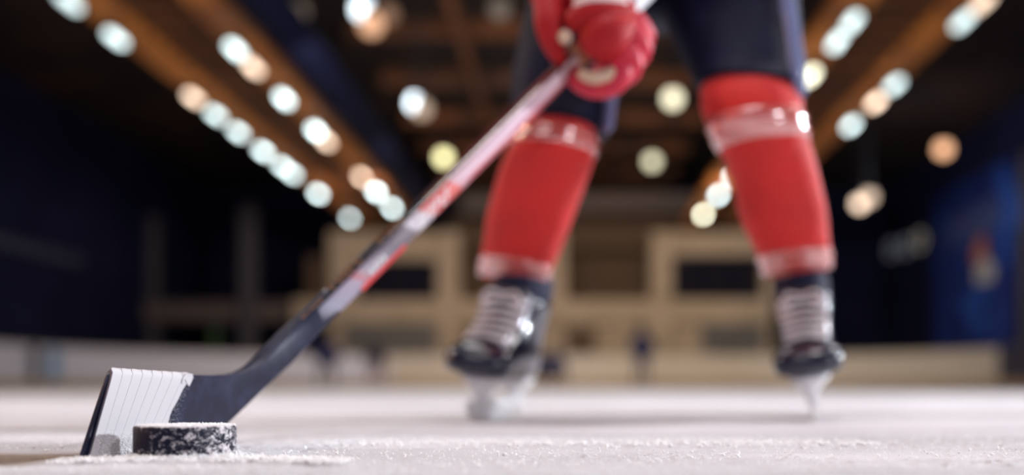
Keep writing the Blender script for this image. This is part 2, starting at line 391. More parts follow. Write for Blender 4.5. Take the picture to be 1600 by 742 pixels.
# left balcony, dark, with grey pillars
face('wall_balcony', 160, 516, 470, 500, M_slab, .5, 1.5, label='grey-brown balcony face left of the stand')
face('column_8', 372, 397, 318, 600, M_pillar, .2, .5, label='grey pillar on the dark left side')
face('column_9', 216, 232, 330, 600, M_pillar, .8, 1.1, label='faint pillar near the left corner')
bm = bmesh.new(); bx(bm, fx(470), fx(500), YF + .9, YF + 1, fz(471), fz(395)); tag(obj('lit_doorway_panel', bm, M_brown), 'dim brown panel beside the left end of the cream stand', 'panel')
bm = bmesh.new(); bx(bm, -16.02, -15.8, 26, 33.3, 3.95, 4.3); tag(obj('streak_board', bm, M_streak), 'faint grey streak along the dark left wall', 'rail')  # the wall streak is a thin blue-grey board
bm = bmesh.new(); c = P(335, 528, 37.35)
M_green = mat('green_plastic', (0.05, 0.10, 0.035), 0.5)
t = empty('bin', (c.x, c.y, .93)); tag(t, 'small green bin on the dark left balcony ledge', 'bin')
bm.free(); bm = bmesh.new()
loft(bm, [ring((c.x, c.y, 0.93 + q), (1, 0, 0), (0, 1, 0), r_, r_, 16) for q, r_ in ((0, .16), (1.1, .2), (1.2, .21))]); obj('body', bm, M_green, t, smooth=True)
bm = bmesh.new(); loft(bm, [ring((c.x, c.y, 2.1 + q), (1, 0, 0), (0, 1, 0), r_, r_, 16) for q, r_ in ((0, .22), (.12, .18), (.18, .05))]); obj('lid', bm, M_green, t, smooth=True)
face('wall_ledge', 300, 520, 568, 607, M_dark, -.9, -.4, label='dark ledge behind the left boards')

# ------------------------------------------------------------------ rink boards
XL, XR, YE, RL, RR = -14.0, 12.0, 35.0, 8.5, 6.5
path = [(XL, -6)]
path += [(XL, y) for y in (0, 6, 12, 18, 23)]
path += [(XL + RL - RL * math.cos(a), YE - RL + RL * math.sin(a)) for a in np.linspace(0, PI / 2, 21)]
path += [(x, YE) for x in np.linspace(XL + RL + 1, XR - RR - 1, 12)]
path += [(XR - RR + RR * math.sin(a), YE - RR + RR * math.cos(a)) for a in np.linspace(0, PI / 2, 21)]
path += [(XR, y) for y in (24, 18, 12, 6, 0, -6)]
def strip(bm, pts, z0, z1, th):
    n = len(pts); rings = []
    for i, (x, y) in enumerate(pts):
        a = Vector(pts[max(i - 1, 0)]); b = Vector(pts[min(i + 1, n - 1)]); d = (b - a).normalized(); nn = Vector((-d.y, d.x))
        rings.append([(x, y, z0), (x, y, z1), (x + nn.x * th, y + nn.y * th, z1), (x + nn.x * th, y + nn.y * th, z0)])
    loft(bm, rings)
def pxof(p): return VX + p[0] / p[1] * F if p[1] > 1 else -9999
root = empty('dasher_boards', (XL, YE - RL, 0)); tag(root, 'cream and white dasher boards curving round the far end of the ice', 'rink boards')
left = [p for p in path if p[0] < XL + RL - .6]; rest = [p for p in path if p not in left]; rest = [left[-1]] + rest
bm = bmesh.new(); strip(bm, left, .22, 1.12, .12); obj('board_panel', bm, M_boardw, root)
bm = bmesh.new(); strip(bm, rest, .22, 1.12, .12); obj('board_panel', bm, M_board, root)
bm = bmesh.new(); strip(bm, path, -.02, .22, .10); obj('kick_strip', bm, M_kick, root)
M_cap = mat('board_cap_rail', (0.45, 0.38, 0.30), 0.4)
bm = bmesh.new(); strip(bm, path, 1.12, 1.17, .16); obj('cap_rail', bm, M_cap, root)
def arcseg(x0, x1, side):
    pts = []
    for q in np.linspace(x0, x1, 8):
        # find board point whose pixel is q
        best = None
        for a in np.linspace(0, PI / 2, 400):
            p = (XL + RL - RL * math.cos(a), YE - RL + RL * math.sin(a)) if side < 0 else (XR - RR + RR * math.sin(a), YE - RR + RR * math.cos(a))
            e = abs(pxof(p) - q)
            if best is None or e < best[0]: best = (e, p)
        pts.append(best[1])
    cx, cy = (XL + RL, YE - RL) if side < 0 else (XR - RR, YE - RR)
    return [(x + (cx - x) * .004, y + (cy - y) * .004) for x, y in pts]
for a, b_, z0, z1, side, colr, lab in ((74, 91, .25, 1.08, -1, (.12, .30, .50), 'light blue advert panel'), (8, 50, .25, 1.08, -1, (.02, .05, .16), 'dark blue advert panel'), (50, 60, .25, 1.12, -1, (.06, .04, .04), 'dark gate edge')):
    bm = bmesh.new(); strip(bm, arcseg(a, b_, side), z0, z1, .01); o = obj('advert_panel', bm, mat('advert_' + lab.split()[0], colr, .4), root); o['label'] = lab
# dark gate section at the right corner
gx = [(XR - .03, y) for y in (28.6, 27.5, 26.0, 24.0)]
bm = bmesh.new(); strip(bm, gx, .25, 1.15, .02); o = obj('gate_panel', bm, mat('gate_dark', (.02, .02, .05), .5), root); o['label'] = 'dark gate panel'

# ------------------------------------------------------------------ right wall banner, ring sign, pillar
def wp(px, py, X):      # point on the plane x = X
    Y = X * F / (px - VX); return Vector((X, Y, H - (py - VY) / F * Y))
def plate(name, X, y0, y1, z0, z1, m, th=.04, parent=None):
    bm = bmesh.new(); bx(bm, X - th, X, y0, y1, z0, z1); return obj(name, bm, m, parent)
t = empty('wall_banner', (13.95, 35.5, 1.4)); tag(t, 'deep blue banner with orange and white figure on the right wall', 'banner')
plate('cloth', 13.95, 31.9, 39.2, 1.35, 7.3, M_blue, parent=t)
M_fw = mat('banner_white_print', (.55, .50, .45), .7); M_fo = mat('banner_orange_print', (.50, .16, .06), .7); M_ft = mat('banner_grey_print', (.11, .13, .26), .7); M_fl = mat('banner_bright_blue', (.02, .08, .36), .7)
def blob(name, y, z, ry, rz, m, X=13.9, lumpy=.25, seed=1):
    bm = bmesh.new(); rs = random.Random(seed); r0 = []; r1 = []
    for i in range(28):
        a = 2 * PI * i / 28; k = 1 + lumpy * math.sin(3 * a + seed) * .5 + lumpy * math.sin(5 * a + 2 * seed) * .4
        r0.append((X, y + ry * k * math.cos(a), z + rz * k * math.sin(a))); r1.append((X - .015, y + ry * k * math.cos(a), z + rz * k * math.sin(a)))
    loft(bm, [r0, r1]); return obj(name, bm, m, t)
o1 = wp(1532, 395, 13.9); o2 = wp(1538, 425, 13.9)
blob('printed_figure', o1.y, o1.z, .55, .55, M_fo, seed=2); blob('printed_figure', o2.y - .1, o2.z, .75, .42, M_fw, X=13.88, seed=3)
b5 = wp(1575, 330, 13.9); blob('printed_flame', b5.y, b5.z, .7, 1.4, M_fl, X=13.905, seed=5, lumpy=.6)
b6 = wp(1530, 480, 13.9); blob('printed_flame', b6.y + .4, b6.z, .9, .8, M_fl, X=13.905, seed=7, lumpy=.6)
# rows of pale lettering strokes on the banner (too blurred to read)
for row, (pz, n) in enumerate(((372, 6), (352, 5))):
    for k in range(n):
        p = wp(1484 + 15 * k + row * 10, pz - 7 * k, 13.9)
        bm = bmesh.new(); y, z = p.y, p.z; h_ = .42; w_ = .30
        R0 = []; R1 = []
        for i in range(16):
            a = 2 * PI * i / 16
            R0.append((y + w_ * math.cos(a), z + h_ * math.sin(a))); R1.append((y + w_ * .68 * math.cos(a), z + h_ * .68 * math.sin(a)))
        vo = [bm.verts.new((13.89, *q)) for q in R0]; vi = [bm.verts.new((13.89, *q)) for q in R1]
        for i in range(16):
            if (k + row) % 2 and i in (0, 1): continue
            j = (i + 1) % 16; bm.faces.new((vo[i], vo[j], vi[j], vi[i]))
        ex = bmesh.ops.extrude_face_region(bm, geom=bm.faces[:]); bmesh.ops.translate(bm, verts=[v for v in ex['geom'] if isinstance(v, bmesh.types.BMVert)], vec=(-.015, 0, 0))
        obj('lettering', bm, M_ft, t)
t = empty('ring_sign', (13.9, 42.4, 5.6)); tag(t, 'faint sign of three pale linked rings on the dark right wall', 'sign')
for k, (px, py, b) in enumerate(((1393, 390, .22), (1415, 385, .24), (1437, 376, .34))):
    p = wp(px, py, 13.85); bm = bmesh.new(); rr = .32
    pts = [(13.85, p.y + 1.5 * rr * math.cos(a), p.z + rr * math.sin(a)) for a in np.linspace(0, 2 * PI, 25)]
    tube(bm, pts, [.05] * 25, 6, round_ends=False)
    obj('ring', bm, mat('ring_glow', (.06, .06, .07), .5, emit=(.75, .78, .9) if k < 2 else (.95, .85, .7), es=b * .7), t, smooth=True)
plate('mount', 14.02, 40.3, 45.0, 5.75, 5.85, M_dark, .16, t)
plate('pillar_right', 14.02, 30.9, 31.55, 0, 7.2, M_pillar, .14); bpy.data.objects['pillar_right'].name = 'column_10'
struct(bpy.data.objects['column_10'], 'grey pillar beside the blue banner')

# ------------------------------------------------------------------ puck
def puck_mat():
    m = bpy.data.materials.new('frosted_rubber'); m.use_nodes = True; nt = m.node_tree; b = nt.nodes['Principled BSDF']
    N = nt.nodes.new; L = nt.links.new
    tc = N('ShaderNodeTexCoord'); n = N('ShaderNodeTexNoise'); n.inputs['Scale'].default_value = 190; n.inputs['Detail'].default_value = 9; n.inputs['Roughness'].default_value = .82; n.inputs['Distortion'].default_value = .15
    L(tc.outputs['Object'], n.inputs['Vector'])
    sx = N('ShaderNodeSeparateXYZ'); L(tc.outputs['Object'], sx.inputs[0])
    md = N('ShaderNodeMapRange'); md.inputs['From Min'].default_value = -.02; md.inputs['From Max'].default_value = .038; md.inputs['To Min'].default_value = -.008; md.inputs['To Max'].default_value = .075
    L(sx.outputs['X'], md.inputs['Value'])
    z = N('ShaderNodeMapRange'); z.inputs['From Min'].default_value = 0; z.inputs['From Max'].default_value = .010; z.inputs['To Min'].default_value = .07; z.inputs['To Max'].default_value = 0
    L(sx.outputs['Z'], z.inputs['Value'])
    zt = N('ShaderNodeMapRange'); zt.inputs['From Min'].default_value = .0245; zt.inputs['From Max'].default_value = .0255; zt.inputs['To Min'].default_value = 0; zt.inputs['To Max'].default_value = .12
    L(sx.outputs['Z'], zt.inputs['Value'])
    a1 = N('ShaderNodeMath'); L(n.outputs['Fac'], a1.inputs[0]); L(md.outputs[0], a1.inputs[1])
    a2 = N('ShaderNodeMath'); L(a1.outputs[0], a2.inputs[0]); L(z.outputs[0], a2.inputs[1])
    a3 = N('ShaderNodeMath'); L(a2.outputs[0], a3.inputs[0]); L(zt.outputs[0], a3.inputs[1])
    r = N('ShaderNodeValToRGB'); r.color_ramp.elements[0].position = .560; r.color_ramp.elements[1].position = .625
    r.color_ramp.elements[0].color = (.004, .005, .022, 1); r.color_ramp.elements[1].color = (.72, .67, .70, 1)
    L(a3.outputs[0], r.inputs['Fac']); L(r.outputs['Color'], b.inputs['Base Color'])
    b.inputs['Roughness'].default_value = .5; b.inputs['Specular IOR Level'].default_value = .2
    bp = N('ShaderNodeBump'); bp.inputs['Strength'].default_value = .7; bp.inputs['Distance'].default_value = .001; L(a3.outputs[0], bp.inputs['Height']); L(bp.outputs[0], b.inputs['Normal'])
    return m
bm = bmesh.new()
prof = [(.030, 0), (.0375, .0005), (.0381, .0018), (.0381, .0236), (.0374, .0250), (.036, .0254), (.02, .0254)]
loft(bm, [ring((0, 0, z), (1, 0, 0), (0, 1, 0), r, r, 96) for r, z in prof])
puck = obj('hockey_puck', bm, puck_mat(), smooth=True); puck.location = PUCK
md = puck.modifiers.new('edge', 'EDGE_SPLIT'); md.split_angle = math.radians(50)
tag(puck, 'black rubber puck crusted with frost in front of the taped blade', 'puck')

# loose snow crumbs on ice and puck
def crumbs():
    base = bmesh.new(); bmesh.ops.create_icosphere(base, subdivisions=1, radius=1); bv = np.array([v.co[:] for v in base.verts]); bf = np.array([[v.index for v in f.verts] for f in base.faces]); base.free()
    rs = np.random.RandomState(7); V = []; Fc = []
    def add(x, y, z, s):
        k = len(V) * len(bv); sc = np.array([s, s, s]) * rs.uniform(.6, 1.25, 3)
        V.append(bv * sc * (1 + .25 * rs.randn(len(bv), 1)) + np.array([x, y, z])); Fc.append(bf + k)
    for _ in range(9000):            # scattered ice grit
        y = rs.uniform(.66, 1.15); x = rs.uniform(-.56, .38) * y / .8
        if x < -.365 and .70 < y < .88: continue
        if math.hypot(x - PUCK.x, y - PUCK.y) < .039: continue
        add(x, y, 0.0002, abs(rs.randn()) * .00045 + .00015)
    for _ in range(2600):            # drift round the puck foot
        a = rs.uniform(PI * .98, PI * 2.12); r = .0385 + abs(rs.randn()) * .006
        add(PUCK.x + r * math.cos(a), PUCK.y + r * math.sin(a), max(0, .0040 - (r - .0385) * .35) * rs.rand() + .0005, rs.uniform(.0004, .0013))
    for _ in range(1500):            # dusting along the top of the puck
        a = rs.uniform(0, 2 * PI); r = .0372 * math.sqrt(rs.rand())
        if r > .0345 and math.sin(a) < 0 and rs.rand() < .75: continue
        add(PUCK.x + r * math.cos(a), PUCK.y + r * math.sin(a), .0256, rs.uniform(.0003, .0009))
    for _ in range(2200):            # band in front of the blade
        x = rs.uniform(-.37, -.16); y = .742 + .02 * math.sin(x * 17) + rs.randn() * .012
        add(x, y, .0015 + rs.rand() * .002, rs.uniform(.0004, .0014))
    for _ in range(900):             # far side band behind the puck on the right
        x = rs.uniform(-.25, .3); y = 1.0 + rs.randn() * .03
        add(x, y, .001, rs.uniform(.0006, .002))
    V = np.concatenate(V); Fc = np.concatenate(Fc)
    me = bpy.data.meshes.new('snow_crumbs'); me.from_pydata(V.tolist(), [], Fc.tolist())
    o = link('snow_crumbs', me, M_snow, smooth=False); tag(o, 'loose white ice crumbs scattered round puck and blade', 'snow', kind='stuff')
crumbs()

# ------------------------------------------------------------------ hockey stick
K = .136; T0 = Vector((-.3705, .78))
def bp_(px, py):
    a = (px - VX) / F; Y = (T0.x - K * T0.y) / (a - K); return P(px, py, Y)
NB = Vector((1, -K, 0)).normalized() * 1.0          # towards the camera side of the blade
NB = Vector((K, 0, 0)) if False else Vector((.99, -.134, 0))
def icepy(px):
    a = (px - VX) / F; Y = (T0.x - K * T0.y) / (a - K); return VY + H * F / Y
st = [  # top px, bottom px (None = on the ice), thickness
 ((168, 586), (127, 712), .0035), ((173, 580), (130, None), .0055), ((181, 577), (138, None), .0065), ((210, 578.5), (163, None), .0068),
 ((240, 580.5), (197, None), .007), ((270, 583), (232, None), .0075), ((300, 585.5), (270, None), .008), ((330, 586), (300, 698), .009),
 ((352, 584.5), (328, 683), .011), ((370, 581), (350, 660), .014), ((386, 573.5), (376, 635), .0165), ((402, 560), (402, 610), .0185)]
sA = P(433, 555, 1.13); sB = P(905, 87, 1.50)
D = (sB - sA).normalized(); LEN = (sB - sA).length
def shaft_frame(c):
    to = (Vector((0, 0, H)) - c).normalized()
    w0 = D.cross(to).normalized()
    if w0.z < 0: w0 = -w0
    n0 = w0.cross(D).normalized()
    if n0.dot(to) < 0: n0 = -n0
    ph = math.radians(41)
    w1 = (w0 * math.cos(ph) + n0 * math.sin(ph)).normalized(); n1 = (n0 * math.cos(ph) - w0 * math.sin(ph)).normalized()
    return w1, n1
def rect_ring(c, w1, n1, hw, hn, r=.25):
    out = []; r = min(hw, hn) * r * 2
    r = min(r, hn * .95, hw * .95)
    for sx, sy, a0 in ((1, 1, 0), (-1, 1, 90), (-1, -1, 180), (1, -1, 270)):
        for q in range(5):
            a = math.radians(a0 + q * 22.5)
            out.append(c + w1 * (sx * (hw - r) + r * math.cos(a)) + n1 * (sy * (hn - r) + r * math.sin(a)))
    return out
rings = []
for tp, bt, th in st:
    by = bt[1] if bt[1] is not None else icepy(bt[0]) - 1
    a = bp_(*tp); b_ = bp_(bt[0], by); c = (a + b_) / 2; w1 = (a - b_).normalized(); hw = (a - b_).length / 2
    rings.append(rect_ring(c, w1, NB, hw, th / 2, .5 if th < .012 else .3))
w1s, n1s = shaft_frame((sA + sB) / 2)
a = bp_(402, 560); b_ = bp_(402, 610)
for t_, hw, hn in ((0.02, .0185, .0098), (.08, .0158, .010), (.14, .015, .010)):
    c = sA + D * (LEN * t_); k = min(1, t_ / .12)
    wv = ((a - b_).normalized() * (1 - k) + w1s * k).normalized(); nv = (NB * (1 - k) + n1s * k); nv = (nv - wv * nv.dot(wv)).normalized()
    rings.append(rect_ring(c, wv, nv, hw, hn, .3))
def stick_mat():
    m = bpy.data.materials.new('painted_carbon'); m.use_nodes = True; nt = m.node_tree; b = nt.nodes['Principled BSDF']
    N = nt.nodes.new; L = nt.links.new
    tt = N('ShaderNodeAttribute'); tt.attribute_name = 'run'       # metres along the shaft
    vv = N('ShaderNodeAttribute'); vv.attribute_name = 'side'      # -1..1 across the wide face, 2 on the narrow face
    # wide face colours along the run
    no = N('ShaderNodeTexNoise'); no.noise_dimensions = '1D'; no.inputs['Scale'].default_value = 14; no.inputs['Detail'].default_value = 1; L(tt.outputs['Fac'], no.inputs['W'])
    sh = N('ShaderNodeMath'); sh.operation = 'MULTIPLY_ADD'; sh.inputs[1].default_value = .02; L(vv.outputs['Fac'], sh.inputs[0]); L(tt.outputs['Fac'], sh.inputs[2])
    r = N('ShaderNodeValToRGB'); cr = r.color_ramp; cr.interpolation = 'LINEAR'
    stops = [(0, (.035, .038, .06)), (.10, (.04, .04, .065)), (.13, (.26, .25, .33)), (.20, (.32, .25, .33)), (.21, (.42, .13, .16)), (.235, (.30, .25, .31)), (.30, (.10, .07, .10)), (.355, (.14, .10, .13)), (.365, (.55, .50, .55)), (.405, (.55, .45, .50)), (.41, (.60, .04, .03)), (.50, (.62, .06, .05)), (.51, (.58, .34, .40)), (.62, (.64, .42, .50)), (.80, (.74, .52, .62)), (.92, (.80, .72, .78)), (.945, (.86, .84, .86)), (1.0, (.86, .84, .86))]
    while len(cr.elements) > 1: cr.elements.remove(cr.elements[-1])
    cr.elements[0].position = 0; cr.elements[0].color = (*stops[0][1], 1)
    for p_, c_ in stops[1:]:
        e = cr.elements.new(p_); e.color = (*c_, 1)
    L(sh.outputs[0], r.inputs['Fac'])
    # red lower half of wide face over the middle run
    lr = N('ShaderNodeMath'); lr.operation = 'LESS_THAN'; lr.inputs[1].default_value = -.35; L(vv.outputs['Fac'], lr.inputs[0])
    lt = N('ShaderNodeMapRange'); lt.inputs['From Min'].default_value = .5; lt.inputs['From Max'].default_value = .56; L(tt.outputs['Fac'], lt.inputs['Value'])
    mu = N('ShaderNodeMath'); mu.operation = 'MULTIPLY'; L(lr.outputs[0], mu.inputs[0]); L(lt.outputs[0], mu.inputs[1])
    mr = N('ShaderNodeMix'); mr.data_type = 'RGBA'; mr.inputs['B'].default_value = (.50, .05, .07, 1); L(mu.outputs[0], mr.inputs['Factor']); L(r.outputs['Color'], mr.inputs['A'])
    # narrow face: black then dark red
    r2 = N('ShaderNodeValToRGB'); e2 = r2.color_ramp; e2.elements[0].position = .40; e2.elements[0].color = (.012, .010, .018, 1); e2.elements[1].position = .62; e2.elements[1].color = (.10, .012, .012, 1)
    L(tt.outputs['Fac'], r2.inputs['Fac'])
    g = N('ShaderNodeMath'); g.operation = 'GREATER_THAN'; g.inputs[1].default_value = 1.5; L(vv.outputs['Fac'], g.inputs[0])
    mm = N('ShaderNodeMix'); mm.data_type = 'RGBA'; L(g.outputs[0], mm.inputs['Factor']); L(mr.outputs['Result'], mm.inputs['A']); L(r2.outputs['Color'], mm.inputs['B'])
    L(mm.outputs['Result'], b.inputs['Base Color'])
    b.inputs['Roughness'].default_value = .25; b.inputs['Coat Weight'].default_value = .8; b.inputs['Coat Roughness'].default_value = .06
    return m
M_stick = stick_mat()
M_blade = mat('matt_carbon_blade', (0.006, 0.007, 0.024), 0.42, spec=.24, noise=(55, (.020, .024, .062), .42, .75), bump=(300, .25, .0006))
stick = empty('hockey_stick', tuple(bp_(300, 700))); tag(stick, 'black and red ice hockey stick with white taped blade beside the puck', 'hockey stick')
bm = bmesh.new(); loft(bm, rings)
o = obj('blade', bm, M_blade, stick, smooth=True); md = o.modifiers.new('e', 'EDGE_SPLIT'); md.split_angle = math.radians(45)
# shaft
LTOT = LEN + .46; NS = 60
bm = bmesh.new(); rr_ = []; runs = []
for i in range(NS + 1):
    s_ = LEN * .10 + (LTOT - LEN * .10) * i / NS
    rr_.append(rect_ring(sA + D * s_, w1s, n1s, .015, .010, .3)); runs.append(s_ / LEN)
vs = loft(bm, rr_)
bmesh.ops.recalc_face_normals(bm, faces=bm.faces)
me = bpy.data.meshes.new('shaft'); 
bm.verts.index_update(); bm.to_mesh(me); nring = len(rr_[0])
bm.free()
A1 = me.attributes.new('run', 'FLOAT', 'CORNER'); A2 = me.attributes.new('side', 'FLOAT', 'CORNER')
for p in me.polygons:
    narrow = p.normal.dot(w1s) > .6
    for li in p.loop_indices:
        co = me.vertices[me.loops[li].vertex_index].co
        rel = co - sA; A1.data[li].value = min(.999, rel.dot(D) / LEN); A2.data[li].value = 2.0 if narrow else rel.dot(w1s) / .015
o = link('shaft', me, M_stick, stick); md = o.modifiers.new('e', 'EDGE_SPLIT'); md.split_angle = math.radians(40)
# pale lettering strokes on the shaft (illegible in the photo): gold on the narrow face, white on the wide face
M_gold = mat('gold_print_and_glint', (.34, .16, .07), .3, metal=.6); M_wpr = mat('white_print', (.8, .76, .78), .3); M_rpr = mat('red_print', (.6, .03, .03), .3)
M_tan = mat('tan_grip', (.60, .38, .22), .5)
def decal(name, s0, s1, v0, v1, facedir, m, skew=0):
    bm = bmesh.new(); up, out, off = (w1s, n1s, .0102) if facedir == 'w' else (n1s, w1s, .0152)
    half = .015 if facedir == 'w' else .010
    def q(s_, v_, o_): return sA + D * (s_ + skew * v_ * .01) + up * (v_ * half) + out * o_
    r0 = [q(s0, v0, off - .0008), q(s1, v0, off - .0008), q(s1, v1, off - .0008), q(s0, v1, off - .0008)]
    r1 = [p + out * .0010 for p in r0]; loft(bm, [r0, r1]); return obj(name, bm, m, stick)
def word(s0, n, wdt, face_, m, v=(-.55, .55), gap=1.45):
    bm = bmesh.new(); up, out, off = (w1s, n1s, .0102) if face_ == 'w' else (n1s, w1s, .0152); half = .015 if face_ == 'w' else .010
    rs = random.Random(int(s0 * 1000))
    def q(s_, v_, o_): return sA + D * (s_ + v_ * .0015) + up * (v_ * half) + out * o_
    for k in range(n):
        a = s0 + k * wdt * gap; st_ = wdt * .28
        parts = [(a, a + st_, v[0], v[1])]
        ty = rs.randrange(4)
        if ty != 1: parts.append((a, a + wdt, v[1] - .25, v[1]))
        if ty != 2: parts.append((a, a + wdt, v[0], v[0] + .25))
        if ty in (0, 3): parts.append((a + wdt - st_, a + wdt, v[0], v[1]))
        if ty in (1, 2): parts.append((a, a + wdt * .8, -.12, .12))
        for (x0, x1, y0, y1) in parts:
            r0 = [q(x0, y0, off - .0008), q(x1, y0, off - .0008), q(x1, y1, off - .0008), q(x0, y1, off - .0008)]
            loft(bm, [r0, [p + out * .0011 for p in r0]])
    return obj('lettering', bm, m, stick)
word(LEN * .15, 5, .008, 'n', M_gold); word(LEN * .285, 4, .009, 'n', M_gold)
word(LEN * .38, 6, .008, 'w', M_wpr); word(LEN * .23, 4, .006, 'w', M_wpr, v=(-.3, .3))
decal('gold_glint', LEN * .07, LEN * .125, .15, .40, 'n', M_gold); decal('gold_glint', LEN * .42, LEN * .50, .15, .45, 'n', M_gold)  # lamp glints on the narrow face painted as gold strips
decal('red_stripe', LEN * .20, LEN * .33, -.95, -.55, 'w', M_rpr)
def sleeve(name, s0, s1, e, m):
    bm = bmesh.new(); loft(bm, [rect_ring(sA + D * s, w1s, n1s, .015 + e, .010 + e, .3) for s in (s0, s0 + .002, s1 - .002, s1)]); return obj(name, bm, m, stick)
sleeve('tan_grip', LEN * .975, LEN * 1.05, .0012, M_tan); sleeve('grip_tape', LEN * 1.12, LTOT + .001, .0014, mat('white_grip_tape', (.80, .80, .84), .5))
bm = bmesh.new(); loft(bm, [rect_ring(sA + D * (LTOT + q), w1s, n1s, .015 + e, .010 + e, .4) for q, e in ((-.03, .0015), (-.026, .005), (-.002, .005), (.002, .002))]); obj('butt_cap', bm, M_wpr, stick)

# blade tape: overlapping wraps with stepped edges
def tape_mat():
    m = bpy.data.materials.new('white_cloth_tape'); m.use_nodes = True; nt = m.node_tree; b = nt.nodes['Principled BSDF']
    N = nt.nodes.new; L = nt.links.new
    u = N('ShaderNodeAttribute'); u.attribute_name = 'wrap'; st_ = N('ShaderNodeAttribute'); st_.attribute_name = 'stain'
    fr = N('ShaderNodeMath'); fr.operation = 'FRACT'; L(u.outputs['Fac'], fr.inputs[0])
    r = N('ShaderNodeValToRGB'); r.color_ramp.elements[0].position = .0; r.color_ramp.elements[0].color = (.12, .10, .13, 1); r.color_ramp.elements[1].position = .085; r.color_ramp.elements[1].color = (.53, .505, .53, 1)
    e = r.color_ramp.elements.new(.045); e.color = (.10, .09, .12, 1)
    L(fr.outputs[0], r.inputs['Fac'])
    tc = N('ShaderNodeTexCoord'); n = N('ShaderNodeTexNoise'); n.inputs['Scale'].default_value = 120; n.inputs['Detail'].default_value = 6; L(tc.outputs['Object'], n.inputs['Vector'])
    ad = N('ShaderNodeMath'); ad.operation = 'MULTIPLY_ADD'; ad.inputs[1].default_value = .5; L(n.outputs['Fac'], ad.inputs[0]); L(st_.outputs['Fac'], ad.inputs[2])
    rs = N('ShaderNodeValToRGB'); rs.color_ramp.elements[0].position = .62; rs.color_ramp.elements[1].position = .80; rs.color_ramp.elements[0].color = (0, 0, 0, 1); L(ad.outputs[0], rs.inputs['Fac'])
    mx = N('ShaderNodeMix'); mx.data_type = 'RGBA'; mx.inputs['B'].default_value = (.15, .12, .125, 1); L(rs.outputs['Color'], mx.inputs['Factor']); L(r.outputs['Color'], mx.inputs['A'])
    L(mx.outputs['Result'], b.inputs['Base Color']); b.inputs['Roughness'].default_value = .75
    n2 = N('ShaderNodeTexNoise'); n2.inputs['Scale'].default_value = 1400; L(tc.outputs['Object'], n2.inputs['Vector'])
    bp = N('ShaderNodeBump'); bp.inputs['Strength'].default_value = .35; bp.inputs['Distance'].default_value = .0004; L(n2.outputs['Fac'], bp.inputs['Height']); L(bp.outputs[0], b.inputs['Normal'])
    return m
